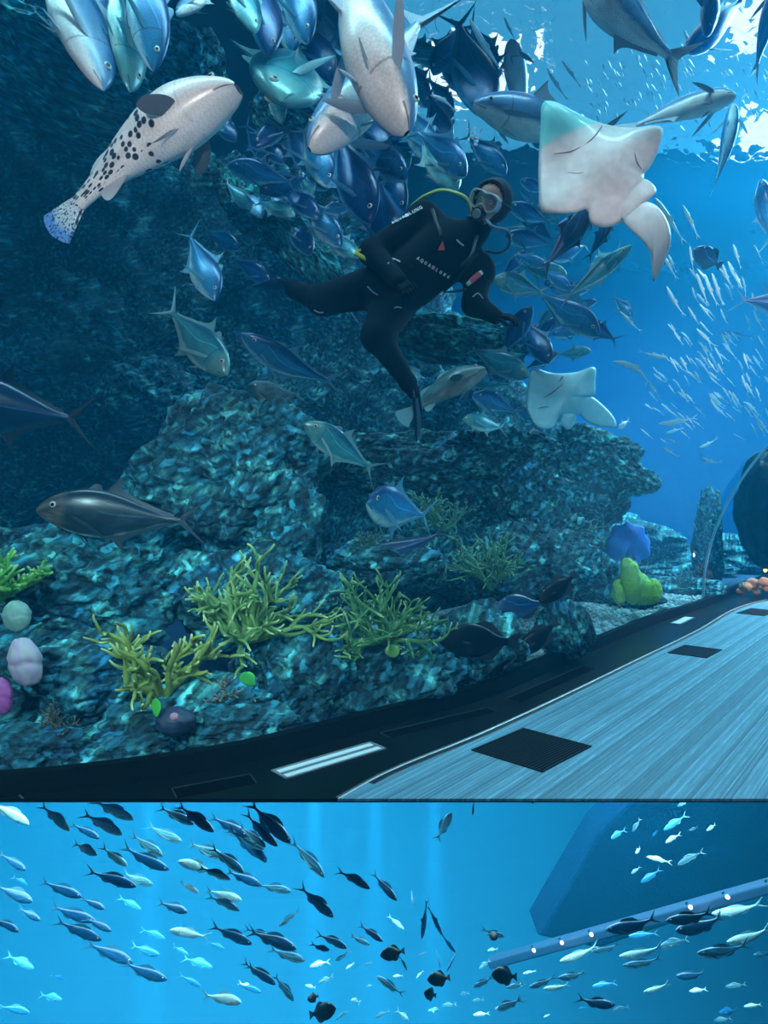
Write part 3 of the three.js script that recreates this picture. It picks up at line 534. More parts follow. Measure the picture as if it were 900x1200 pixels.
coral('staghorn_coral', 'bright green staghorn coral cut by the picture edge beside the grey coral', -6, 705, 3.9, 80, 7, 11, [0.25, 0.5], [0.08, 0.34, 0.05], [0.45, 0.8, 0.25]);
coral('bush_coral', 'small speckled green bush coral on the green boulder', 660, 660, 7.2, 76, 12, 4.5, [0, 0.3], [0.03, 0.2, 0.12], [0.3, 0.6, 0.36]);
coral('bush_coral', 'small brown finger coral beside the green leaf', 268, 818, 4.0, 40, 9, 6, [0, 0.1], [0.08, 0.08, 0.06], [0.34, 0.3, 0.26]);
coral('bush_coral', 'thin brown twig coral on the low crusted boulder', 68, 868, 3.72, 56, 6, 3.5, [0, 0.7], [0.08, 0.08, 0.06], [0.32, 0.32, 0.28]);
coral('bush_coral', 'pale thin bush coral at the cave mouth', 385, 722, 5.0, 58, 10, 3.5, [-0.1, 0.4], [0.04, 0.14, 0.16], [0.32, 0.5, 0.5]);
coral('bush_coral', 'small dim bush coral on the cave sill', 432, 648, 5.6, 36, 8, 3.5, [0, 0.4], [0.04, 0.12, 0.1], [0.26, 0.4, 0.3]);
coral('bush_coral', 'pale crusty coral tuft behind the gravel bed', 800, 688, 9.6, 26, 8, 4, [0, 0.4], [0.04, 0.2, 0.25], [0.2, 0.5, 0.55]);
function lobedCoral(label, px, py, d, rxp, ryp, tilt, ca, cb, crease = 0.5) {
  const k = d / FOCAL; let g = new THREE.SphereGeometry(1, 40, 28);
  const p = g.attributes.position, c = new Float32Array(p.count * 3);
  for (let i = 0; i < p.count; i++) {
    const x = p.getX(i), y = p.getY(i), z = p.getZ(i), cr = Math.exp(-(((y - 0.12 * Math.sin(x * 3) + 0.25 * x) / 0.09) ** 2)), w = 1 + 0.22 * fbm(x * 1.6, y * 1.6, z * 1.6 + px, 3) - 0.3 * cr * crease;
    p.setXYZ(i, x * rxp * k * w, y * ryp * k * w, z * rxp * k * 0.75 * w);
    c.set(mix3(ca, cb, step(-0.2, 0.25, fbm(x * 2.2 + px, y * 2.2, z * 2.2, 4))), i * 3);
  }
  g.setAttribute('color', new THREE.BufferAttribute(c, 3)); g.computeVertexNormals();
  const o = part('lobed_coral', g, std(RGB(1, 1, 1), { vertexColors: true, roughness: 0.55 }), scene); tag(o, label, 'coral', 'smooth lobed corals'); o.position.copy(P(px, py, d)); o.rotation.z = tilt; return o;
}
lobedCoral('smooth lilac coral lobe with a green top and a crease', 30, 776, 3.6, 19, 29, 0.25, [0.50, 0.36, 0.56], [0.46, 0.46, 0.46]);
lobedCoral('magenta coral lobe low beside the lilac one', 3, 816, 3.55, 12, 22, 0.1, [0.42, 0.06, 0.34], [0.5, 0.14, 0.42]);
lobedCoral('grey green coral lobe above the lilac one', 20, 722, 3.75, 16, 18, 0.3, [0.24, 0.36, 0.36], [0.2, 0.42, 0.3], 0.2);
lobedCoral('small dark round coral with a pink centre beside the green leaf', 205, 845, 3.72, 24, 16, 0, [0.02, 0.03, 0.07], [0.03, 0.05, 0.1], 0.1);
lobedCoral('tiny pink coral button on the dark round coral', 204, 840, 3.5, 5, 5, 0, [0.55, 0.25, 0.35], [0.5, 0.2, 0.3], 0);
function leafBlade(label, px, py, d, lenPx, widPx, turn, c) {
  const k = d / FOCAL, pts = smoothLoop([[0, -0.5], [0.36, -0.2], [0.44, 0.12], [0.2, 0.42], [0, 0.5], [-0.3, 0.38], [-0.42, 0.1], [-0.3, -0.25]], 32).map(([x, y]) => [x * widPx * k, y * lenPx * k]);
  const o = part('sea_lettuce', pillow(pts, 0, 0, 0.006, 6, (x, y, z) => V(x, y, z + 0.03 * Math.sin(x * 40) + 2 * y * y)), std(RGB(...c), { roughness: 0.5 }), scene); tag(o, label, 'seaweed', 'green leafy seaweeds'); o.position.copy(P(px, py, d)); o.rotation.set(-0.2, 0.3, turn); return o;
}
leafBlade('bright green seaweed leaf at the foot of the yellow staghorn', 183, 829, 3.66, 22, 13, 0.1, [0.08, 0.5, 0.06]);
leafBlade('round green seaweed leaf beside the brown finger coral', 291, 796, 3.85, 22, 18, 0.9, [0.08, 0.52, 0.1]);
leafBlade('small dim green leaf under the tangled coral', 460, 763, 4.4, 16, 18, 0.4, [0.16, 0.36, 0.1]);
{ // sponge: yellow green lobes
  const o = thing('tube_sponge', 'yellow green lobed sponge standing by the gravel bed', 'sponge', null, P(738, 700, 8.1)), k = 8.1 / FOCAL, m = std(RGB(0.42, 0.78, 0.10), { roughness: 0.7, bumpMap: rockBump, bumpScale: 0.02 });
  for (const [x, y, rx, ry] of [[0, 18, 12, 24], [12, 10, 11, 18], [-4, 34, 8, 13], [26, 8, 9, 13], [20, 2, 14, 10], [-12, 6, 9, 14]]) { const g = rockGeo(rx * k, ry * k, rx * k, x + 40, 10, 0.6); g.deleteAttribute('color'); g.translate(x * k, y * k, rnd(-0.08, 0.08)); part('lobe', g, m, o); }
  const f = thing('fan_coral', 'round vivid blue fan with a notch standing behind the green sponge', 'coral', null, P(736, 638, 8.5)), kf = 8.5 / FOCAL, pts = [];
  for (let i = 0; i < 48; i++) { const a = -1.1 + i / 47 * 5.3, r = 26 * (1 + 0.06 * Math.sin(a * 9)) * kf; pts.push([Math.cos(a) * r, Math.sin(a) * r]); }
  pts.push([2 * kf, -6 * kf]);
  part('blade', pillow(pts, 0, 4 * kf, 0.06, 8, (x, y, z) => V(x, y, z + 0.05 * Math.sin(x * 18) * Math.sin(y * 16))), std(RGB(0.02, 0.22, 0.85), { roughness: 0.6, bumpMap: rockBump, bumpScale: 0.01 }), f);
  part('stalk', tube([V(0, -0.02, 0), V(0.01, -0.2, 0), V(0.0, -0.45, 0)], [0.04, 0.05, 0.07], 8, 8), std(RGB(0.02, 0.14, 0.45)), f);
}

// ------------------------------------------------------------------ rays seen from below
const rayBelly = (a, b, tint, sd) => tex(256, 256, (u, v) => {
  let c = mix3(a, b, step(-0.2, 0.3, fbm(u * 4 + sd, v * 4, 2, 4))); const n = 1 + 0.10 * fbm(u * 16, v * 16, sd, 4); c = c.map((x) => x * n);
  return mix3(c, tint, 0.85 * step(0.0, 0.045, v - (0.985 - 0.42 * u) * 0 - (0.63 + 0.42 * u) + 0.012 * N(u * 14, 3, 1)));
}, true, true);
function ray(label, d, o2) {
  const { outline, center, lobes, marks, map, thick, tilt } = o2, k = d / FOCAL;
  const o = thing('ray_fish', label, 'ray', null, P(center[0], center[1], d));
  const loc = ([x, y]) => [(x - center[0]) * k, (center[1] - y) * k], warp = (x, y, z) => V(x, y, z + tilt[0] * x + tilt[1] * y + 0.035 * Math.sin(x * 9 + 1) * Math.cos(y * 7));
  const norm = (g) => { const q = g.attributes.position, uv = g.attributes.uv; for (let i = 0; i < q.count; i++) uv.setXY(i, 0.5 + uv.getX(i) / (150 * k), 0.5 + uv.getY(i) / (150 * k)); return g; };
  const m = phy(RGB(1, 1, 1), { map, roughness: 0.45, clearcoat: 0.2 });
  part('disc', norm(pillow(smoothLoop(outline.map(loc), 90), 0, 0, thick, 14, warp)), m, o);
  for (const [nm, pts, c] of lobes) { const [lx, ly] = loc(c); part(nm, norm(pillow(smoothLoop(pts.map(loc), 44), lx, ly, thick * 0.45, 8, (x, y, z) => warp(x, y, z + 0.012))), m, o); }
  for (const [nm, pts, r] of marks) part(nm, tube(pts.map((p) => { const [x, y] = loc(p); return warp(x, y, thick * 0.97 * Math.sqrt(Math.max(0.05, 1 - (Math.hypot(x, y) / (70 * k)) ** 2)) * 0.98); }), [r * 0.3, r, r, r * 0.3], 16, 6), std(RGB(0.22, 0.12, 0.14), { roughness: 0.6 }), o);
  return o;
}
ray('large pale ray gliding belly first above the cluster of silver fish', 4.7, {
  center: [700, 195], thick: 0.06, tilt: [0.12, -0.1], map: rayBelly([0.84, 0.78, 0.77], [0.92, 0.86, 0.85], [0.52, 0.88, 0.86], 1),
  outline: [[640, 112], [672, 124], [700, 136], [735, 149], [774, 153], [772, 172], [764, 192], [752, 210], [757, 218], [748, 240], [728, 262], [706, 268], [690, 262], [687, 247], [670, 252], [648, 252], [634, 247], [633, 215], [634, 180], [636, 145]],
  lobes: [['pelvic_fin', [[738, 212], [758, 216], [764, 230], [748, 246], [730, 262], [716, 250], [722, 226]], [740, 238]], ['tail_lobe', [[726, 258], [742, 242], [758, 246], [770, 264], [776, 290], [770, 315], [758, 337], [757, 312], [744, 288], [732, 272]], [754, 275]]],
  marks: [['mouth', [[650, 177], [672, 177], [690, 168], [706, 147]], 0.006], ['gill_slit', [[664, 202], [676, 206], [690, 207]], 0.004], ['gill_slit', [[738, 180], [742, 196], [748, 205]], 0.004]],
});
ray('small pale cyan ray resting above the green crusted boulder', 6.4, {
  center: [660, 466], thick: 0.055, tilt: [-0.1, -0.1], map: rayBelly([0.60, 0.86, 0.90], [0.74, 0.92, 0.94], [0.62, 0.86, 0.92], 4),
  outline: [[622, 433], [650, 437], [676, 435], [699, 429], [700, 446], [699, 461], [686, 466], [690, 480], [672, 488], [654, 488], [648, 500], [632, 504], [622, 496], [616, 478], [618, 455]],
  lobes: [['pelvic_fin', [[658, 486], [674, 486], [672, 498], [664, 504], [656, 496]], [665, 493]], ['tail_lobe', [[680, 466], [694, 464], [712, 477], [722, 492], [722, 500], [706, 500], [690, 496], [678, 484]], [698, 484]]],
  marks: [['mouth', [[636, 467], [646, 461], [658, 451]], 0.007], ['nostril', [[654, 448], [657, 444], [659, 441]], 0.006], ['gill_slit', [[628, 480], [635, 478], [642, 478]], 0.005]],
});

// ------------------------------------------------------------------ fish of the upper tank
fish('potato_grouper', 'grouper', 'spotted', [275, 86, 4.25, 56, 258, 4.65, -58], 'huge white grouper with black spots and blue fringed tail', 'fish', null, { bend: -0.75, axis: 'y', fat: 0.98 });
fish('potato_grouper', 'grouper', 'browngrouper', [568, 428, 5.7, 466, 488, 5.9, -40], 'olive grouper with dark round fins swimming below the diver', 'fish', null, { bend: -0.5, axis: 'y', fat: 1.05 });
// large pale-bellied fish
const BIG = 'large pale bellied fish near the surface';
fish('cobia', 'cobia', 'palebelly', [463, 152, 4.5, 396, -95, 4.9, -48], 'big grey fish diving head down with a broad white belly', 'fish', BIG, { bend: 0.35, axis: 'y', fat: 1.25 });
fish('cobia', 'cobia', 'palebelly', [371, 176, 5.3, 515, 2, 5.8, -58], 'white bellied fish heading down behind the diving grey fish', 'fish', BIG, { bend: 0.3, axis: 'y', fat: 1.15 });
fish('cobia', 'cobia', 'palebelly', [554, 121, 5.2, 725, 168, 5.5, -20], 'thick blue fish with pinkish belly passing behind the large ray', 'fish', BIG, { fat: 1.25 });
fish('cobia', 'cobia', 'palebelly', [598, 46, 7.0, 618, 165, 7.2, -60], 'upright blue fish with pale belly above the thick blue fish', 'fish', BIG, { fat: 1.25 });
fish('cobia', 'cobia', 'palebelly', [668, -42, 5.1, 803, 92, 5.3, -38], 'big blue fish with drooping fin and forked tail under the bright surface', 'fish', BIG, { bend: 0.5, axis: 'y', fat: 1.3 });
fish('cobia', 'cobia', 'palebelly', [861, 108, 5.6, 722, 152, 5.9, -62], 'pale fish with blue fins leading away from the large ray', 'fish', BIG, { bend: -0.5, axis: 'y', fat: 1.15 });
fish('cobia', 'cobia', 'cyanback', [864, 121, 6.0, 837, 228, 6.2, -90], 'slender blue fish seen from below with both side fins spread', 'fish', BIG, { bend: 0.35, fat: 0.95 });
fish('cobia', 'cobia', 'cyanback', [807, 62, 8.6, 878, -8, 8.8, 60], 'hazy blue fish crossing another below the bright surface', 'fish', BIG, { fat: 1.35 });
fish('cobia', 'cobia', 'cyanback', [830, 42, 8.0, 836, -45, 8.2, 30], 'short dark blue fish hanging head down below the bright surface', 'fish', BIG);
fish('cobia', 'cobia', 'cyanback', [916, -30, 6.3, 879, 97, 6.5, 70], 'dark blue fish climbing beside the edge of the tank with its thin tail down', 'fish', BIG, { bend: 0.3 });
fish('cobia', 'cobia', 'cyanback', [892, 210, 6.4, 905, 292, 6.6, 0], 'grey blue fish half hidden at the tank side below the climbing one', 'fish', BIG, { fat: 1.3 });
fish('jack_fish', 'jack', 'deepblue', [960, 362, 6.6, 856, 350, 6.8, 0], 'dark jack with wide open tail fork beside the silver school', 'fish', BIG);
fish('jack_fish', 'jack', 'deepblue', [985, 352, 7.4, 884, 344, 7.4, 0], 'second dark jack behind the one with the wide tail fork', 'fish', BIG);
fish('bat_fish', 'trigger', 'navy', [813, 292, 7.6, 845, 312, 7.8, 0], 'small dark oval fish among the upper silver streaks', 'fish', null, { fat: 1.1 });
// hanging jacks, upper left
const HANG = 'jacks hanging head down over the reef';
const hang = [
  ['palebelly', [113, 104, 4.8, 52, -118, 5.1, -30], 'pale flanked jack nose down above the crusted ledge', { fat: 0.82, bend: 0.3, axis: 'y' }],
  ['deepblue', [131, 84, 5.3, 108, -90, 5.5, -20], 'deep blue jack squeezed between two pale flanked jacks', { fat: 0.7 }],
  ['teal', [152, 108, 5.0, 142, -92, 5.2, -40], 'greenish jack nose down behind the ledge', { fat: 0.75 }],
  ['silverblue', [180, 84, 4.9, 158, -110, 5.1, 10], 'bright blue jack nose down next to the greenish one', { fat: 0.7 }],
  ['silverblue', [48, 82, 5.6, 16, 2, 5.8, 20], 'small jack with white edge at the tank corner', {}],
  ['palebelly', [207, 19, 5.5, 262, -25, 5.7, -50], 'pale snout of a fish dipping in above the grouper', {}],
  ['teal', [298, 40, 5.6, 262, -70, 5.8, -20], 'greenish white jack diving above the dark group', { fat: 0.8 }],
  ['deepblue', [314, 66, 5.9, 300, -70, 6.1, -10], 'dark jack diving beside the greenish white one', { fat: 0.85 }],
  ['silverblue', [361, 52, 5.9, 330, -75, 6.1, 25], 'jack with a pale shining flank diving beside the dark one', { fat: 0.9 }],
  ['silverblue', [342, 62, 6.4, 322, -50, 6.6, 0], 'blue jack diving between two darker ones', { fat: 0.9 }],
  ['teal', [330, 120, 5.9, 352, 45, 6.8, 0], 'broad greenish jack facing forward with its mouth open', { fat: 1.5 }],
  ['deepblue', [388, 96, 6.6, 350, 10, 6.8, 10], 'dark blue jack beside the broad forward facing one', {}],
  ['silverblue', [402, 60, 6.8, 380, -40, 7.0, 10], 'blue jack half hidden behind the diving grey fish', {}],
];
for (const [c, pose, label, o] of hang) fish('jack_fish', 'jack', c, pose, label, 'fish', HANG, o);
// dense shoal above and left of the diver: descending jacks
const SHOAL = 'shoal of jacks around the diver', SL = 'blue jack in the dense shoal above and beside the diver';
const shoal = [
  ['deepblue', [434, 262, 5.6, 388, 140, 5.9, 12]], ['silverblue', [480, 212, 5.7, 408, 156, 6.0, 10]], ['deepblue', [456, 318, 5.8, 444, 196, 6.1, 20]], ['teal', [534, 226, 5.9, 488, 146, 6.2, -25]], ['silverblue', [550, 208, 5.8, 480, 146, 6.2, 15]],
  ['silverblue', [386, 218, 6.1, 350, 140, 6.4, 10]], ['silverblue', [266, 194, 6.1, 352, 216, 6.4, 10]], ['deepblue', [306, 226, 6.3, 368, 206, 6.6, 25]], ['teal', [345, 252, 6.4, 296, 234, 6.6, -30]], ['silverblue', [252, 352, 5.9, 218, 264, 6.2, 10]],
  ['silverblue', [380, 247, 6.0, 424, 240, 6.2, 20]], ['deepblue', [372, 206, 6.6, 330, 130, 6.9, 10]], ['deepblue', [412, 226, 6.9, 372, 150, 7.1, 0]], ['silverblue', [424, 138, 6.9, 382, 92, 7.1, 20]], ['deepblue', [448, 182, 6.7, 424, 110, 7.0, 0]],
  ['silverblue', [506, 190, 6.6, 470, 112, 6.9, 10]], ['deepblue', [524, 176, 7.2, 500, 100, 7.4, 0]], ['silverblue', [398, 288, 6.5, 352, 224, 6.8, 10]], ['deepblue', [364, 300, 6.8, 330, 236, 7.0, 0]], ['teal', [420, 306, 6.7, 372, 262, 6.9, -20]],
  ['silverblue', [376, 132, 6.9, 352, 66, 7.1, 10]], ['deepblue', [316, 190, 6.9, 284, 140, 7.1, 10]], ['silverblue', [338, 178, 7.0, 312, 112, 7.2, 0]], ['deepblue', [470, 250, 6.9, 440, 170, 7.2, 10]], ['silverblue', [404, 200, 7.3, 372, 140, 7.5, 0]],
  ['silverblue', [284, 292, 6.9, 236, 268, 7.1, 20]], ['deepblue', [318, 330, 7.0, 268, 300, 7.2, 10]], ['deepblue', [568, 138, 6.8, 533, 8, 7.2, -12]], ['silverblue', [582, 96, 8.0, 548, 20, 8.2, 20]], ['silverblue', [592, 204, 7.0, 540, 152, 7.2, 10]],
];
shoal.forEach(([c, pose], i) => fish('jack_fish', 'jack', c, pose, SL, 'fish', SHOAL, { bend: [0, 0.4, -0.3][i % 3] }));
for (let i = 0; i < 30; i++) {
  const x = mix(268, 548, (i + rnd()) / 30), y = mix(120, 285, rnd()) - (x > 460 ? 60 : 0), a = mix(0.5, 1.35, rnd()), L = rnd(52, 82), d = x > 390 ? rnd(7.1, 7.9) : rnd(6.5, 7.0), flip = rnd() < 0.2 ? -1 : 1;
  fish('jack_fish', 'jack', ['silverblue', 'deepblue', 'teal', 'deepblue'][i % 4], [x, y, d, x - flip * Math.cos(a) * L, y - Math.sin(a) * L, d + rnd(0, 0.3), rnd(-20, 30)], SL, 'fish', SHOAL, { bend: [0, 0.4, -0.3][i % 3] });
}
const SHOAL2 = 'shoal of jacks behind the ray and the diver hand', SL2 = 'blue silver jack in the crowd below the large ray';
const shoal2 = [
  ['silverblue', [596, 241, 6.2, 652, 264, 6.4, 10]], ['silverblue', [592, 276, 6.0, 654, 288, 6.2, 20]], ['teal', [576, 326, 5.9, 644, 344, 6.1, 10]], ['silverblue', [704, 394, 6.1, 620, 334, 6.4, 15]], ['deepblue', [624, 359, 5.8, 582, 424, 6.2, 0]],
  ['deepblue', [681, 377, 6.3, 726, 400, 6.5, 10]], ['deepblue', [644, 428, 6.2, 608, 366, 6.5, 0]], ['teal', [620, 442, 6.0, 543, 404, 6.3, 10]], ['silverblue', [552, 461, 6.0, 612, 486, 6.3, 15]], ['teal', [543, 491, 5.9, 596, 503, 6.2, -30]],
  ['silverblue', [654, 414, 6.3, 612, 434, 6.5, 10]], ['silverblue', [560, 392, 6.3, 606, 416, 6.5, 10]], ['silverblue', [640, 312, 6.9, 600, 296, 7.1, 10]], ['silverblue', [668, 340, 6.8, 632, 312, 7.0, 10]], ['teal', [690, 322, 6.9, 730, 290, 7.1, 10]],
  ['silverblue', [610, 212, 7.1, 646, 228, 7.3, 10]], ['deepblue', [656, 372, 6.9, 620, 402, 7.1, 0]], ['silverblue', [596, 448, 6.6, 560, 428, 6.8, 10]], ['silverblue', [700, 352, 7.4, 664, 366, 7.6, 10]], ['silverblue', [740, 372, 7.6, 716, 344, 7.8, 10]], ['silverblue', [604, 478, 6.5, 640, 500, 6.7, 10]],
];
shoal2.forEach(([c, pose], i) => fish('jack_fish', 'jack', c, pose, SL2, 'fish', SHOAL2, { bend: [0.3, 0, -0.4][i % 3] }));
for (let i = 0; i < 18; i++) {
  const y = mix(215, 470, (i + rnd()) / 18), x = mix(600, 720, rnd()) - (y > 420 ? 70 : 0), a = rnd(-0.6, 0.9), L = rnd(44, 70), d = rnd(6.9, 7.7), flip = rnd() < 0.5 ? -1 : 1;
  fish('jack_fish', 'jack', ['silverblue', 'teal', 'deepblue'][i % 3], [x, y, d, x + flip * Math.cos(a) * L, y + Math.sin(a) * L, d + rnd(0, 0.3), rnd(-10, 30)], SL2, 'fish', SHOAL2, { bend: [0.3, 0, -0.4][i % 3] });
}
fish('jack_fish', 'jack', 'navy', [704, 232, 5.2, 630, 324, 5.4, 10], 'dark slim jack tucked under the edge of the large ray', 'fish', SHOAL2, { fat: 0.75 });
fish('jack_fish', 'jack', 'navy', [722, 250, 5.4, 686, 308, 5.6, -30], 'dark jack with a pale flank under the tail of the large ray', 'fish', SHOAL2, { fat: 0.8 });
fish('jack_fish', 'jack', 'teal', [742, 289, 5.3, 652, 358, 5.5, 15], 'long silvery green jack slanting below the tail of the large ray', 'fish', SHOAL2, { fat: 0.6, bend: 0.3, axis: 'y' });
// single fish over the reef
fish('jack_fish', 'jack', 'teal', [266, 440, 4.6, 190, 352, 4.85, 8], 'bright teal jack swimming down with its forked tail high', 'fish', null, { fat: 1.02 });
fish('jack_fish', 'jack', 'silverblue', [278, 398, 5.0, 402, 458, 5.3, 30], 'blue silver jack arching above the mottled fish', 'fish', null, { bend: 0.7, axis: 'y', fat: 0.85 });
fish('jack_fish', 'jack', 'browngrouper', [289, 457, 5.5, 358, 466, 5.7, 10], 'mottled turquoise fish below the arching blue jack', 'fish', null, { bend: 0.6, axis: 'y', fat: 1.1 });
fish('jack_fish', 'jack', 'teal', [356, 496, 4.7, 446, 556, 5.0, 6], 'bright teal jack with pale face above the dark cave', 'fish', null, { fat: 0.95 });
fish('jack_fish', 'jack', 'silverblue', [424, 588, 4.9, 506, 606, 5.35, 0], 'plump blue jack turning out of the dark cave', 'fish', null, { fat: 1.45, bend: -0.4 });
fish('jack_fish', 'jack', 'navy', [-84, 466, 4.3, 114, 494, 4.5, 4], 'big dark blue jack leaving towards the tank corner', 'fish', null, { fat: 1.15 });
fish('jack_fish', 'jack', 'bronze', [42, 598, 4.25, 244, 612, 4.45, 8], 'big dark jack with a bronze head cruising above the pitted boulder', 'fish', null, { fat: 0.95 });
// dark fish by the kerb
const DK = 'dark fish close to the kerb';
fish('dark_surgeonfish', 'trigger', 'black', [513, 750, 4.75, 608, 752, 4.95, 0], 'largest dark oval fish by the kerb', 'fish', DK, { fat: 0.9 });
fish('dark_surgeonfish', 'trigger', 'navy', [578, 714, 5.4, 642, 706, 5.6, 0], 'blue black fish above the largest dark oval one', 'fish', DK, { fat: 0.9 });
fish('dark_surgeonfish', 'trigger', 'black', [632, 706, 5.5, 676, 672, 5.7, 0], 'dark fish rising beside the striated rock slab', 'fish', DK, { fat: 0.8 });
fish('dark_surgeonfish', 'trigger', 'black', [606, 768, 5.3, 654, 728, 5.5, 0], 'narrow dark fish nosing down beside the striated rock slab', 'fish', DK, { fat: 0.75 });
fish('dark_surgeonfish', 'trigger', 'black', [590, 786, 5.0, 586, 742, 5.5, 0], 'dark fish facing forward close above the kerb', 'fish', DK, { fat: 0.9 });
fish('jack_fish', 'jack', 'navy', [408, 664, 5.5, 534, 622, 5.7, 0], 'dim dark jack over the cave sill with its tail raised', 'fish', null, { fat: 0.6, bend: 0.6, axis: 'y' });
// silver streaks: the school of thin fish on the open side
const SCH = 'silver school on the open side of the tank', SCL = 'thin silver fish in the streaming school beside the large ray';
const streak = [[768, 232, 803, 286, 6.6], [800, 240, 819, 280, 6.8], [808, 288, 813, 320, 7], [774, 295, 794, 328, 6.8], [783, 298, 793, 320, 7.4], [816, 320, 830, 358, 7], [825, 322, 841, 360, 7], [834, 320, 848, 358, 7.2], [846, 310, 858, 340, 7], [853, 306, 868, 338, 7], [859, 286, 869, 316, 6.8], [780, 336, 802, 372, 7], [806, 360, 820, 382, 7], [844, 362, 852, 380, 7], [816, 386, 840, 408, 6.8], [726, 366, 752, 390, 7.2], [640, 80, 666, 120, 6.8], [658, 70, 682, 104, 6.6], [590, 20, 606, 52, 7], [548, 22, 592, 92, 6.4], [770, 262, 786, 290, 7.4]];
for (const [x, y, x2, y2, d] of streak) fish('silver_sardine', 'sardine', 'mirror', [x, y, d, x2, y2, d + 0.15, 40], SCL, 'fish', SCH, { small: true, bend: rnd(1) < 0.5 ? 0.4 : 0, fat: 0.75 });
for (let i = 0; i < 118; i++) {
  const v = Math.sqrt(rnd()), y = mix(290, 505, v) + rnd(-10, 10), x0 = mix(800, 745, v), x = mix(x0, 905, rnd()), a = mix(1.1, 0.72, clamp((y - 300) / 220)) + rnd(-0.22, 0.22) + (x > 860 ? 0.2 : 0), L = rnd(14, 30) * mix(1.1, 0.75, v), d = mix(7.2, 10.5, rnd());
  fish('silver_sardine', 'sardine', 'mirror', [x, y, d, x + Math.cos(a) * L, y + Math.sin(a) * L, d + rnd(-0.1, 0.2), rnd(10, 60)], SCL, 'fish', SCH, { small: true, bend: [0, 0.5, -0.5][i % 3], fat: 0.8 });
}
const SCH2 = 'tiny fish glittering under the surface', SCL2 = 'tiny glittering fish of the swarm under the bright surface';
for (let i = 0; i < 110; i++) {
  const x = i < 70 ? mix(680, 800, rnd()) : mix(790, 900, rnd()), y = mix(62, 142, rnd()) - (x - 680) * 0.12 + (i < 70 ? 0 : 20), a = 1.05 + rnd(-0.25, 0.25), L = rnd(6, 13), d = rnd(8.5, 11);
  fish('silver_sardine', 'sardine', 'mirror', [x, y, d, x + Math.cos(a) * L, y + Math.sin(a) * L, d + 0.1, rnd(-60, 30)], SCL2, 'fish', SCH2, { small: true, fat: 1.1 });
}
const LONE = 'single silver fish in the open water';
const lone = [[722, 417, 768, 447, 6.6, 'curved white fish beside the small ray', -1.2], [782, 420, 748, 412, 6.8, 'thin white fish above the curved white one', 0.4], [772, 498, 818, 490, 7.2, 'long pale fish over the deep blue water', 0.3], [780, 508, 802, 501, 7.6, 'dim short fish under the long pale one', 0], [820, 526, 842, 514, 7.6, 'pale fish bending upward over the joint ring', 0.5], [820, 538, 846, 544, 7.6, 'pale fish curved over the rock pillar', 0.9], [798, 455, 806, 472, 7.4, 'small white fish nosing down in the deep blue', 0], [776, 524, 796, 536, 8, 'faint fish above the green boulder', 0.2], [724, 502, 738, 492, 6.6, 'short white leaf shaped fish beside the small ray tail', 0], [505, 108, 536, 128, 6.6, 'thin white edged fish above the diver hose', -0.8], [842, 388, 884, 396, 9, 'hazy dark fish among the silver streaks', 0]];
for (const [x, y, x2, y2, d, l, b] of lone) fish('silver_sardine', 'sardine', l.startsWith('hazy') ? 'cyanback' : 'mirror', [x, y, d, x2, y2, d + 0.1, 20], l, 'fish', LONE, { small: true, bend: b, axis: 'y', fat: l.startsWith('short') ? 2.2 : 0.9 });

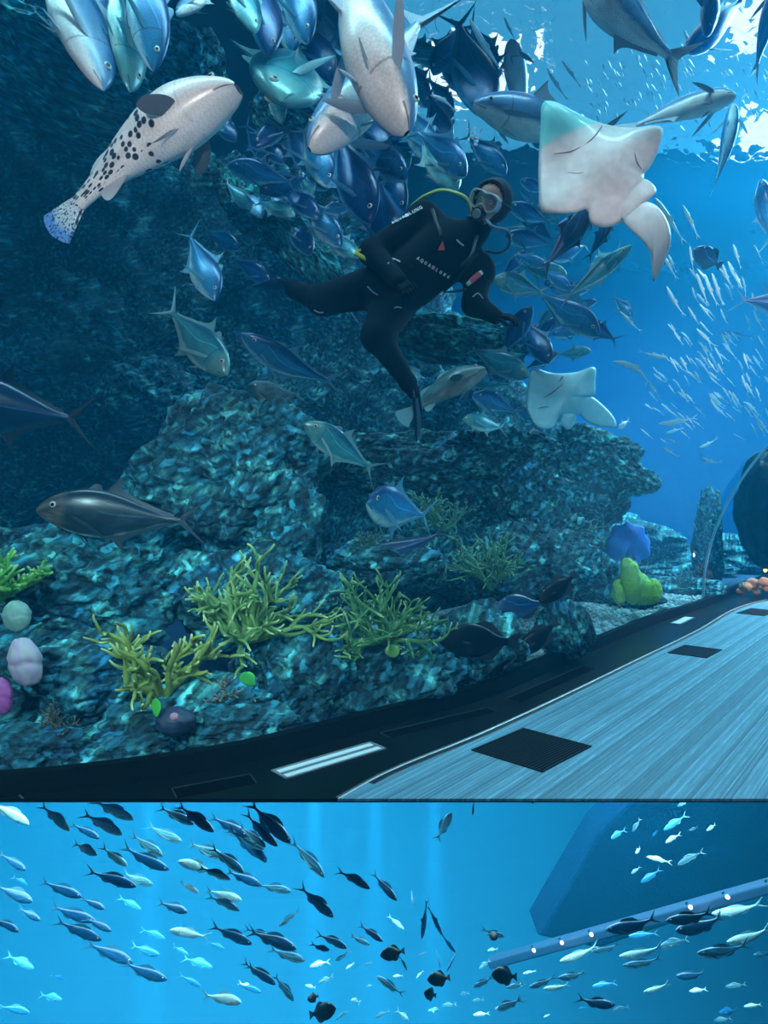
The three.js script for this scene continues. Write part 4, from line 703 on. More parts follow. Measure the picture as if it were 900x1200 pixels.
// ------------------------------------------------------------------ the diver
{
  const D = (x, y, d) => P(x, y, d);
  const capsule = (p, a, b, ra, rb) => { const bx = b.x - a.x, by = b.y - a.y, bz = b.z - a.z, px = p.x - a.x, py = p.y - a.y, pz = p.z - a.z, t = clamp((px * bx + py * by + pz * bz) / (bx * bx + by * by + bz * bz)); return Math.hypot(px - bx * t, py - by * t, pz - bz * t) - mix(ra, rb, t); };
  const smin = (a, b, k) => { const h = clamp(0.5 + 0.5 * (b - a) / k); return mix(b, a, h) - k * h * (1 - h); };
  function mesher(f, center, half, res) {
    const mc = new MarchingCubes(res, new THREE.MeshBasicMaterial(), false, false, 400000), q = V(0, 0, 0); mc.isolation = 0; let i = 0;
    for (let z = 0; z < res; z++) for (let y = 0; y < res; y++) for (let x = 0; x < res; x++) { q.set((x - res / 2) / (res / 2) * half + center.x, (y - res / 2) / (res / 2) * half + center.y, (z - res / 2) / (res / 2) * half + center.z); mc.field[i++] = -f(q); }
    mc.update(); const n = mc.count, pos = new Float32Array(n * 3), nor = new Float32Array(n * 3);
    for (let k = 0; k < n; k++) { pos[k * 3] = mc.positionArray[k * 3] * half + center.x; pos[k * 3 + 1] = mc.positionArray[k * 3 + 1] * half + center.y; pos[k * 3 + 2] = mc.positionArray[k * 3 + 2] * half + center.z; for (let c = 0; c < 3; c++) nor[k * 3 + c] = mc.normalArray[k * 3 + c]; }
    const g = new THREE.BufferGeometry(); g.setAttribute('position', new THREE.BufferAttribute(pos, 3)); g.setAttribute('normal', new THREE.BufferAttribute(nor, 3));
    for (let k = 0; k < n; k++) { const l = Math.hypot(nor[k * 3], nor[k * 3 + 1], nor[k * 3 + 2]) || 1; nor[k * 3] /= l; nor[k * 3 + 1] /= l; nor[k * 3 + 2] /= l; }
    return g;
  }
  const J = {
    head: D(575, 238, 4.18), chin: D(560, 262, 4.12), neck: D(556, 272, 4.25), chest: D(520, 296, 4.3), belly: D(480, 326, 4.32), pelvis: D(452, 345, 4.36),
    shA: D(496, 258, 4.32), elA: D(436, 296, 4.22), wrA: D(468, 330, 3.96), shB: D(560, 318, 4.28), elB: D(556, 356, 4.2), wrB: D(581, 371, 4.14),
    hipA: D(440, 336, 4.4), knA: D(378, 352, 4.42), anA: D(345, 340, 4.72), hipB: D(462, 354, 4.34), knB: D(442, 394, 4.14), anB: D(478, 448, 4.52),
  };
  const bones = [
    [J.neck, J.chest, 0.09, 0.17], [J.chest, J.belly, 0.2, 0.185], [J.belly, J.pelvis, 0.185, 0.16], [J.shA, J.shB, 0.115, 0.11],
    [J.shA, J.elA, 0.1, 0.08], [J.elA, J.wrA, 0.076, 0.05], [J.shB, J.elB, 0.094, 0.075], [J.elB, J.wrB, 0.072, 0.048],
    [J.hipA, J.knA, 0.14, 0.098], [J.knA, J.anA, 0.09, 0.056], [J.hipB, J.knB, 0.15, 0.1], [J.knB, J.anB, 0.09, 0.056],
    [J.anA, D(334, 332, 4.74), 0.048, 0.036], [J.anB, D(484, 462, 4.56), 0.048, 0.036],
  ];
  const face = V(-0.52, -0.28, 0.80).normalize(), faceUp = V(0.42, 0.86, 0.3).addScaledVector(face, -V(0.42, 0.86, 0.3).dot(face)).normalize(), faceSide = faceUp.clone().cross(face).normalize();
  const F = (s, u, f) => J.head.clone().addScaledVector(faceSide, s).addScaledVector(faceUp, u).addScaledVector(face, f);
  const headSDF = (p) => {
    let d = capsule(p, F(0, 0.025, -0.012), F(0, -0.045, 0.028), 0.102, 0.075);
    d = smin(d, capsule(p, F(0, 0.0, 0.09), F(0, -0.035, 0.108), 0.012, 0.017), 0.02);       // nose
    d = smin(d, capsule(p, F(0, -0.085, 0.06), F(0, -0.1, 0.055), 0.035, 0.03), 0.03);         // chin
    for (const s of [-1, 1]) d = smin(d, capsule(p, F(s * 0.095, -0.005, 0.0), F(s * 0.095, -0.035, 0.005), 0.018, 0.015), 0.015);   // ears under the hood
    return d;
  };
  const bodySDF = (p) => { let d = headSDF(p); d = smin(d, capsule(p, F(0, -0.06, -0.02), J.neck, 0.068, 0.07), 0.03); for (const [a, b, ra, rb] of bones) d = smin(d, capsule(p, a, b, ra, rb), 0.045); return d; };
  // hands: palm and five bent fingers each
  function handBones(wrist, dir, nrm, curl, s) {
    dir = dir.clone().normalize(); const across = dir.clone().cross(nrm).normalize().multiplyScalar(s), n = across.clone().cross(dir).normalize().multiplyScalar(s), list = [];
    const at = (f, a, u) => wrist.clone().addScaledVector(dir, f).addScaledVector(across, a).addScaledVector(n, u);
    for (const a of [-0.026, -0.009, 0.009, 0.026]) list.push([at(0.005, a * 0.7, 0), at(0.085, a, 0), 0.02, 0.015]);
    [[-0.028, 0.066], [-0.0095, 0.078], [0.0095, 0.074], [0.027, 0.058]].forEach(([a, L]) => {
      let p = at(0.085, a, 0), ang = curl * 0.35; const seg = [0.45, 0.3, 0.25];
      seg.forEach((q, i) => { const st = p.clone().addScaledVector(dir, Math.cos(ang) * L * q).addScaledVector(n, -Math.sin(ang) * L * q).addScaledVector(across, a * 0.12); list.push([p, st, 0.0105 - i * 0.0008, 0.0097 - i * 0.0008]); p = st; ang += curl * 0.6; });
    });
    let p = at(0.03, -0.03, -0.006); const t1 = at(0.065, -0.058, -0.018), t2 = at(0.09, -0.062, -0.03); list.push([at(0.015, -0.012, 0), p, 0.018, 0.014], [p, t1, 0.0135, 0.012], [t1, t2, 0.0115, 0.0095]);
    return list;
  }
  const hA = handBones(J.wrA, J.wrA.clone().sub(J.elA).add(V(0.03, -0.02, 0.02)), V(-0.2, 0.5, 0.8), 1.1, 1), hB = handBones(J.wrB, V(0.8, -0.12, 0.3), V(-0.1, 0.85, 0.5), 0.9, -1);
  const handSDF = (list) => (p) => { let d = 9; for (const [a, b, ra, rb] of list) d = smin(d, capsule(p, a, b, ra, rb), 0.006); return d; };
  const ctr = V(J.chest.x - 0.12, J.chest.y - 0.12, -4.35);
  const gBody = mesher(bodySDF, ctr, 0.98, 148);
  const gA = mesher(handSDF(hA), J.wrA.clone().add(J.wrA.clone().sub(J.elA).normalize().multiplyScalar(0.08)), 0.16, 84), gB = mesher(handSDF(hB), J.wrB.clone().addScaledVector(V(0.8, -0.12, 0.3).normalize(), 0.08), 0.16, 84);
  const merged = mergeGeometries([gBody, gA, gB]);
  { const p = merged.attributes.position, c = new Float32Array(p.count * 3); for (let i = 0; i < p.count; i++) { const q = V(p.getX(i), p.getY(i), p.getZ(i)).sub(J.head), l = q.length(); const isFace = l < 0.17 && q.dot(face) / l > 0.42 && q.dot(faceUp) > -0.115; c.set(isFace ? [0.62, 0.34, 0.27] : [0.002, 0.004, 0.013], i * 3); } merged.setAttribute('color', new THREE.BufferAttribute(c, 3)); }
  const diver = tag(new THREE.Group(), 'diver in a black wetsuit with clear mask, leaning forward with bent knees', 'person'); diver.name = 'person'; scene.add(diver);
  part('body', merged, phy(RGB(1, 1, 1), { specularIntensity: 0.35, vertexColors: true, roughness: 0.9 }), diver);
  const rubber = std(RGB(0.006, 0.008, 0.016), { roughness: 0.55 }), grey = std(RGB(0.35, 0.4, 0.44), { roughness: 0.4 }), white = std(RGB(0.8, 0.84, 0.88), { roughness: 0.5 });
  const orient = (o, at, x, y, z) => { o.position.copy(at); o.quaternion.setFromRotationMatrix(new THREE.Matrix4().makeBasis(x, y, z)); return o; };
  // hood: open towards the face
  { const g = new THREE.SphereGeometry(0.125, 36, 24, 0, Math.PI * 2, 0.98, Math.PI - 0.98); g.rotateX(Math.PI / 2); g.scale(0.98, 1.1, 1.0); const h = orient(part('hood', g, std(RGB(0.006, 0.008, 0.018), { roughness: 0.75, side: THREE.DoubleSide }), diver), F(0, 0.012, -0.02), faceSide, faceUp, face);
    const rim = new THREE.TorusGeometry(0.104, 0.009, 8, 40); rim.scale(0.98, 1.1, 1); rim.translate(0, 0, 0.069); part('hood_rim', rim, rubber, h); }
  // eyes and mask
  for (const s of [-1, 1]) { const e = part('eye', new THREE.SphereGeometry(0.013, 14, 10), white, diver); e.position.copy(F(s * 0.032, 0.01, 0.078)); const pu = part('pupil', new THREE.SphereGeometry(0.006, 10, 8), rubber, e); pu.position.copy(face.clone().multiplyScalar(0.009)); }
  { const loop = smoothLoop([[-0.088, 0.035], [-0.04, 0.05], [0, 0.043], [0.04, 0.05], [0.088, 0.035], [0.085, -0.03], [0.045, -0.052], [0.022, -0.03], [0, -0.022], [-0.022, -0.03], [-0.045, -0.052], [-0.085, -0.03]], 60);
    const mask = new THREE.Group(); mask.name = 'dive_mask'; diver.add(mask); orient(mask, F(0, 0.004, 0.0), faceSide, faceUp, face);
    const skirt = grid(60, 4, (u, v) => { const [x, y] = loop[Math.round(u * 60) % 60], k = 1 + 0.10 * (1 - v) ; return V(x * k, y * k, 0.062 + v * 0.062 - 0.35 * x * x * 8 * (1 - v * 0.6)); });
    part('skirt', skirt, phy(RGB(0.55, 0.66, 0.7), { roughness: 0.35, transmission: 0.35, thickness: 0, side: THREE.DoubleSide }), mask);
    const fr = new THREE.CatmullRomCurve3(loop.map(([x, y]) => V(x, y, 0.124 - 1.1 * x * x)), true); part('frame', new THREE.TubeGeometry(fr, 80, 0.0055, 8, true), std(RGB(0.5, 0.58, 0.62), { roughness: 0.3 }), mask);
    const lens = pillow(loop.map(([x, y]) => [x * 0.97, y * 0.97]), 0, 0.004, 0.002, 5, (x, y, z) => V(x, y, z + 0.122 - 1.1 * x * x)); part('lens', lens, phy(RGB(0.9, 0.97, 1), { transmission: 1, thickness: 0, roughness: 0.02, ior: 1.5 }), mask);
    const strap = []; for (let i = 0; i <= 12; i++) { const a = 0.55 + i / 12 * (Math.PI * 2 - 1.1); strap.push(V(Math.sin(a) * 0.128, 0.01 + 0.02 * Math.cos(a), Math.cos(a) * 0.128 - 0.02)); } part('strap', tube(strap, 0.007, 40, 6), rubber, mask); }
  // regulator, hoses, gauge
  { const r = new THREE.Group(); r.name = 'regulator'; diver.add(r); orient(r, F(0, -0.075, 0.125), faceSide, faceUp, face);
    const c = new THREE.CylinderGeometry(0.036, 0.042, 0.045, 28); c.rotateX(Math.PI / 2); part('housing', c, rubber, r);
    const cov = new THREE.CylinderGeometry(0.026, 0.03, 0.012, 24); cov.rotateX(Math.PI / 2); cov.translate(0, 0, 0.027); part('purge_cover', cov, grey, r);
    part('exhaust_tee', tube([V(-0.06, -0.035, 0), V(0, -0.028, 0.012), V(0.06, -0.035, 0)], [0.012, 0.018, 0.012], 12, 8), rubber, r); }
  part('hose', tube([F(-0.05, -0.08, 0.12), D(546, 232, 4.0), D(520, 223, 4.1), D(496, 231, 4.3), D(482, 242, 4.5)], 0.011, 36, 8), std(RGB(0.62, 0.66, 0.2), { roughness: 0.5 }), diver).userData.label = 'yellow breathing hose';
  part('hose', tube([F(0.05, -0.08, 0.12), D(578, 266, 4.02), D(596, 272, 4.08), D(597, 288, 4.14), D(586, 296, 4.2), D(570, 294, 4.3)], 0.010, 36, 8), std(RGB(0.10, 0.2, 0.3), { roughness: 0.5 }), diver);
  part('hose', tube([D(540, 312, 4.1), D(552, 300, 4.06), D(556, 286, 4.1), D(560, 274, 4.2)], 0.010, 24, 8), rubber, diver);
  const gz = (at, rx, ry, rz, w, h, d2, m, name, parent = diver) => { const b = part(name, new RoundedBoxGeometry(w, h, d2, 2, Math.min(w, h, d2) * 0.3), m, parent); b.position.copy(at); b.rotation.set(rx, ry, rz); return b; };
  const find = (x, y, lift = 0.002) => { const o = V(0, EYE, 0), dir = P(x, y, 1).sub(o).normalize(); let t = 3.6; for (let i = 0; i < 120; i++) { const d = bodySDF(o.clone().addScaledVector(dir, t)); if (d < 0.0008) break; t += Math.max(0.0008, d * 0.8); if (t > 7) break; } const p = o.clone().addScaledVector(dir, t), e = 0.004, n = V(bodySDF(p.clone().add(V(e, 0, 0))) - bodySDF(p.clone().add(V(-e, 0, 0))), bodySDF(p.clone().add(V(0, e, 0))) - bodySDF(p.clone().add(V(0, -e, 0))), bodySDF(p.clone().add(V(0, 0, e))) - bodySDF(p.clone().add(V(0, 0, -e)))).normalize(); return { p: p.addScaledVector(n, lift), n }; };
  const yellow = std(RGB(0.8, 0.74, 0.04), { roughness: 0.5 });
  { const a = find(425, 300, 0.014), t = gz(a.p, 0, 0.2, -0.42, 0.085, 0.026, 0.022, yellow, 'arm_tag'); t.userData.label = 'yellow tag on the elbow'; const b = gz(V(-0.03, 0.022, 0), 0, 0, 0.9, 0.04, 0.014, 0.014, yellow, 'clip', t); b.userData.label = 'yellow clip'; }
  { const a = find(517, 289, 0.008), s = new THREE.Shape([[-0.016, -0.022], [0.018, -0.02], [0.008, 0.026]].map((q) => new THREE.Vector2(...q))), g = new THREE.ExtrudeGeometry(s, { depth: 0.006, bevelEnabled: true, bevelSize: 0.004, bevelThickness: 0.002, bevelSegments: 2 }); const t = part('chest_badge', g, std(RGB(0.8, 0.12, 0.09), { roughness: 0.5 }), diver); orient(t, a.p, V(1, 0, 0).addScaledVector(a.n, -a.n.x).normalize(), a.n.clone().cross(V(1, 0, 0).addScaledVector(a.n, -a.n.x).normalize()).normalize(), a.n); t.userData.label = 'red badge on the chest'; }
  { const a = find(557, 329, 0.03), g = gz(a.p, 0, 0.2, 0.72, 0.085, 0.034, 0.026, std(RGB(0.62, 0.05, 0.08), { roughness: 0.45 }), 'gauge'); g.userData.label = 'red and white gauge clipped to the vest'; gz(V(0.045, 0, 0), 0, 0, 0, 0.03, 0.03, 0.022, white, 'gauge_end', g); gz(V(-0.055, 0, 0), 0, 0, 0, 0.035, 0.026, 0.022, std(RGB(0.45, 0.62, 0.6)), 'gauge_end', g); }
  // harness straps, cuffs and knee bands follow the suit
  const band = (pts, r, m, name) => part(name, tube(pts.map(([x, y]) => find(x, y, r * 0.4).p), r, 28, 6), m, diver);
  band([[506, 246], [511, 260], [515, 270], [517, 278]], 0.012, rubber, 'harness_strap');
  band([[560, 298], [548, 312], [536, 326], [520, 340]], 0.012, rubber, 'harness_strap');
  band([[480, 312], [498, 332], [520, 342], [546, 340]], 0.011, rubber, 'harness_strap');
  band([[455, 309], [462, 304], [469, 307]], 0.006, white, 'cuff_band'); band([[431, 336], [437, 342], [443, 346]], 0.005, grey, 'cuff_band');
  band([[535, 281], [539, 285], [543, 288]], 0.005, white, 'buckle'); band([[554, 348], [560, 344], [566, 350]], 0.004, grey, 'cuff_band'); band([[368, 363], [374, 366], [379, 366]], 0.004, grey, 'knee_band'); band([[406, 366], [414, 370], [420, 378]], 0.004, grey, 'knee_band'); band([[462, 361], [466, 360], [470, 361]], 0.005, grey, 'knee_band');
  // air tank on the back with valve
  { const t = new THREE.Group(); t.name = 'air_tank'; diver.add(t); const ax = J.chest.clone().sub(J.pelvis).normalize(), z = V(0.1, 0.12, 1), x = ax.clone().cross(z).normalize(); orient(t, J.chest.clone().lerp(J.pelvis, 0.35).add(V(-0.06, 0.08, -0.27)), x, ax, x.clone().cross(ax).normalize());
    part('cylinder', new THREE.LatheGeometry([[0, -0.3], [0.06, -0.3], [0.09, -0.28], [0.095, -0.24], [0.095, 0.2], [0.08, 0.26], [0.035, 0.3], [0.025, 0.33], [0, 0.33]].map((q) => new THREE.Vector2(...q)), 32), std(RGB(0.06, 0.09, 0.13), { metalness: 0.5, roughness: 0.4 }), t);
    part('valve', tube([V(-0.05, 0.35, 0), V(0.05, 0.35, 0)], [0.022, 0.016, 0.022], 10, 10), rubber, t); }
  // swim fins
  const paddle = (at, dir, nrm, L, c, label) => { dir = dir.clone().normalize(); const x = dir.clone().cross(nrm).normalize(), z = x.clone().cross(dir).normalize(); const g = new THREE.Group(); g.name = 'swim_fin'; g.userData.label = label; diver.add(g); orient(g, at, x, dir, z);
    const out = smoothLoop([[-0.05, -0.08], [0.05, -0.08], [0.065, 0.05], [0.1, L], [0.03, L + 0.03], [-0.03, L + 0.03], [-0.1, L], [-0.065, 0.05]], 48); part('blade', pillow(out, 0, L * 0.4, 0.012, 6), c, g);
    for (const s of [-1, 1]) part('rail', tube([V(s * 0.055, -0.04, 0.012), V(s * 0.075, L * 0.5, 0.012), V(s * 0.095, L, 0.006)], [0.012, 0.01, 0.005], 16, 6), c, g); return g; };
  paddle(D(332, 331, 4.74), V(-0.5, 0.12, -0.75), V(0.2, 1, 0.3), 0.34, std(RGB(0.015, 0.05, 0.16), { roughness: 0.35 }), 'dark blue swim fin trailing behind');
  paddle(D(486, 464, 4.56), V(0.12, -0.6, -0.75), V(0.9, 0.1, 0.5), 0.34, std(RGB(0.01, 0.02, 0.05), { roughness: 0.35 }), 'black swim fin pointing down');
  // lettering, letter by letter on the suit
  const font = await new FontLoader().loadAsync('fonts/droid/droid_sans_bold.typeface.json'), ink = std(RGB(0.85, 0.88, 0.92), { roughness: 0.5 });
  function lettering(name, text, x0, y0, x1, y1, size, dot) {
    const g = new THREE.Group(); g.name = name; diver.add(g); const n = text.length;
    for (let i = 0; i < n; i++) {
      if (text[i] === ' ') continue; const t = (i + 0.5) / n, a = find(mix(x0, x1, t), mix(y0, y1, t), 0.006), b = find(mix(x0, x1, t + 0.06), mix(y0, y1, t + 0.06), 0.006);
      const x = b.p.clone().sub(a.p).normalize(), y = a.n.clone().cross(x).normalize(), z = x.clone().cross(y);
      const geo = text[i] === 'o' ? new THREE.CylinderGeometry(size * 0.6, size * 0.6, 0.003, 20).rotateX(Math.PI / 2) : new TextGeometry(text[i], { font, size, depth: 0.002, curveSegments: 3 }); if (text[i] !== 'o') { geo.computeBoundingBox(); const c = geo.boundingBox.getCenter(V(0, 0, 0)); geo.translate(-c.x, -size / 2, 0); }
      orient(part('letter', geo, text[i] === 'o' ? dot : ink, g), a.p, x, y, z);
    }
  }
  lettering('arm_lettering', 'AQUAoLUNG', 459, 263, 495, 243, 0.024, ink);
  lettering('chest_lettering', 'AQUAoLUNG', 488, 302, 527, 325, 0.020, std(RGB(0.8, 0.3, 0.4)));
}
// bubbles rising from the diver
{
  const im = new THREE.InstancedMesh(new THREE.SphereGeometry(1, 10, 8), phy(RGB(0.9, 0.97, 1), { roughness: 0.1, transmission: 0.6, thickness: 0, ior: 1.3 }), 90), m = new THREE.Matrix4();
  for (let i = 0; i < 90; i++) { const [cx, cy, w, d] = [[556, 160, 9, 5.2], [634, 40, 13, 5.8], [642, 74, 8, 5.8]][i % 3], p = P(cx + rnd(-w, w), cy + rnd(-w, w) * 1.3, d + rnd(-0.15, 0.15)), s = rnd(0.003, 0.011); m.compose(p, new THREE.Quaternion(), V(s * 1.3, s, s)); im.setMatrixAt(i, m); }
  im.name = 'air_bubbles'; tag(im, 'small air bubbles rising in loose puffs above the diver', 'bubbles', null, 'stuff'); scene.add(im);
}

// ------------------------------------------------------------------ fittings in the gallery floor
{
  const mid = (pts) => pts.reduce((a, p) => a.add(p), V(0, 0, 0)).multiplyScalar(1 / pts.length);
  const slat = phy(RGB(0.009, 0.011, 0.016), { roughness: 0.7, specularIntensity: 0.2 });
  const grate = (c, ang, w, l, label) => {
    const o = thing('floor_grate', label, 'grate', 'square floor grates set in the carpet', V(c.x, 0.0, c.z)); o.rotation.y = ang;
    part('tray', boxGeo(-w / 2, w / 2, 0.0005, 0.002, -l / 2, l / 2), phy(RGB(0.003, 0.003, 0.004), { roughness: 0.9, specularIntensity: 0.1 }), o);
    for (let i = 0; i < 22; i++) { const z = -l / 2 + (i + 0.5) / 22 * l; part('slat', boxGeo(-w / 2 + 0.008, w / 2 - 0.008, 0.002, 0.006, z - l * 0.011, z + l * 0.011), slat, o); }
    const fr = [boxGeo(-w / 2, w / 2, 0.001, 0.007, -l / 2, -l / 2 + 0.01), boxGeo(-w / 2, w / 2, 0.001, 0.007, l / 2 - 0.01, l / 2), boxGeo(-w / 2, -w / 2 + 0.01, 0.001, 0.007, -l / 2, l / 2), boxGeo(w / 2 - 0.01, w / 2, 0.001, 0.007, -l / 2, l / 2)];
    part('frame', mergeGeometries(fr), slat, o); return o;
  };
  const put = (px, label) => { const q = px.map(([x, y]) => onFloor(x, y)), c = mid(q.map((p) => p.clone())), a = q[1].clone().sub(q[0]), b = q[3].clone().sub(q[0]); return grate(c, Math.atan2(-a.z, a.x), (a.length() + q[2].distanceTo(q[3])) / 2, (b.length() + q[2].distanceTo(q[1])) / 2, label); };
  put([[552, 880], [609, 856], [694, 872], [640, 906]], 'large black floor grate next to the lit floor strip');
  put([[783, 765], [803, 756], [846, 762], [828, 772]], 'black floor grate midway along the carpet');
  put([[862, 719], [880, 713], [910, 716], [897, 722]], 'black floor grate at the far end of the carpet');
  // lit strip in the granite
  const q = [[318, 905], [435, 871], [450, 876], [336, 912]].map(([x, y]) => onFloor(x, y)), c = mid(q.map((p) => p.clone())), a = q[1].clone().sub(q[0]), L = a.length(), o = thing('floor_light', 'long white framed floor light set in the black granite', 'light', null, V(c.x, 0, c.z)); o.rotation.y = Math.atan2(-a.z, a.x);
  const W = 0.145, alu = std(RGB(0.42, 0.46, 0.48), { metalness: 0.6, roughness: 0.4 });
  part('frame', mergeGeometries([boxGeo(-L / 2, L / 2, 0, 0.006, -W / 2, -W / 2 + 0.008), boxGeo(-L / 2, L / 2, 0, 0.006, W / 2 - 0.008, W / 2), boxGeo(-L / 2, -L / 2 + 0.01, 0, 0.006, -W / 2, W / 2), boxGeo(L / 2 - 0.01, L / 2, 0, 0.006, -W / 2, W / 2)]), alu, o);
  part('well', boxGeo(-L / 2, L / 2, 0.0003, 0.001, -W / 2, W / 2), std(RGB(0.1, 0.16, 0.18), { roughness: 0.6 }), o);
  const lamp = new THREE.MeshStandardMaterial({ color: RGB(0.5, 0.6, 0.64), emissive: RGB(0.5, 0.72, 0.8), emissiveIntensity: 0.16 });
  for (const s of [-1, 1]) part('diffuser', boxGeo(-L / 2 + 0.02, L / 2 - 0.02, 0.001, 0.004, s * 0.036 - 0.019, s * 0.036 + 0.019), lamp, o);
  // dark recessed slots
  const slot = (x0, y0, x1, y1, w, label) => { const p = onFloor(x0, y0), r = onFloor(x1, y1), d = r.clone().sub(p), l = d.length(), m = p.clone().add(r).multiplyScalar(0.5), g = thing('floor_slot', label, 'vent', 'dark slots in the granite strip', V(m.x, 0, m.z)); g.rotation.y = Math.atan2(-d.z, d.x);
    part('recess', boxGeo(-l / 2, l / 2, 0.0003, 0.0012, -w / 2, w / 2), phy(RGB(0.002, 0.002, 0.003), { roughness: 0.95, specularIntensity: 0.05 }), g); part('rim', mergeGeometries([boxGeo(-l / 2, l / 2, 0, 0.005, -w / 2 - 0.006, -w / 2), boxGeo(-l / 2 - 0.006, -l / 2, 0, 0.005, -w / 2, w / 2), boxGeo(l / 2, l / 2 + 0.006, 0, 0.005, -w / 2, w / 2)]), std(RGB(0.08, 0.1, 0.12), { metalness: 0.7, roughness: 0.4 }), g); return g; };
  slot(452, 862, 576, 832, 0.10, 'dark recessed slot beyond the white floor light'); slot(205, 930, 296, 913, 0.12, 'dark recessed slot before the white floor light'); slot(600, 822, 690, 782, 0.12, 'long dark slot beside the large grate');
  const fl = onFloor(800, 727), far = thing('floor_light', 'small pale floor light far along the granite strip', 'light', null, V(fl.x, 0, fl.z)); far.rotation.y = 0.9; part('diffuser', boxGeo(-0.3, 0.3, 0.001, 0.005, -0.04, 0.04), lamp, far); part('frame', boxGeo(-0.32, 0.32, 0, 0.003, -0.06, 0.06), alu, far);
  struct('trim_5', (() => { const a = onFloor(-8, 906), b = onFloor(27, 936), d = b.clone().sub(a), l = d.length(), g = boxGeo(-l / 2, l / 2, 0, 0.003, -0.004, 0.004); g.rotateY(Math.atan2(-d.z, d.x)); g.translate((a.x + b.x) / 2, 0, (a.z + b.z) / 2); return g; })(), steel, 'thin steel joint across the black granite', 'trim');
  // warm lit stones at the far bend
  const st = [[874, 688, 7], [882, 684, 8], [890, 689, 6], [896, 682, 7], [886, 694, 5], [868, 693, 5], [901, 690, 7]];
  st.forEach(([x, y, r], i) => { const d = 10.4 + (i % 3) * 0.25, k = d / FOCAL, g = rockGeo(r * k, r * k * 0.8, r * k, 70 + i, 8, 0.6); g.deleteAttribute('color'); const o2 = part('river_stone', g, std(RGB(0.42 + 0.1 * (i % 2), 0.24, 0.15), { roughness: 0.8 }), scene); o2.position.copy(P(x, y, d)); tag(o2, 'warm lit brown stone heaped at the far end of the kerb', 'stone', 'brown stones at the far end of the kerb'); });
  const bulb = thing('spot_lamp', 'small warm lamp above the brown stones', 'lamp', null, P(897, 668, 10.0)); part('bulb', new THREE.SphereGeometry(0.03, 16, 12), new THREE.MeshStandardMaterial({ color: 0, emissive: RGB(1, 0.55, 0.25), emissiveIntensity: 2 }), bulb); part('holder', new THREE.CylinderGeometry(0.02, 0.035, 0.06, 16).translate(0, 0.05, 0), slat, bulb);
  const wl = new THREE.PointLight(RGB(1, 0.6, 0.3), 0.6, 0, 2); wl.position.copy(bulb.position).add(V(0, -0.045, 0)); wl.castShadow = true; wl.name = 'spot_lamp_light'; scene.add(wl);
}

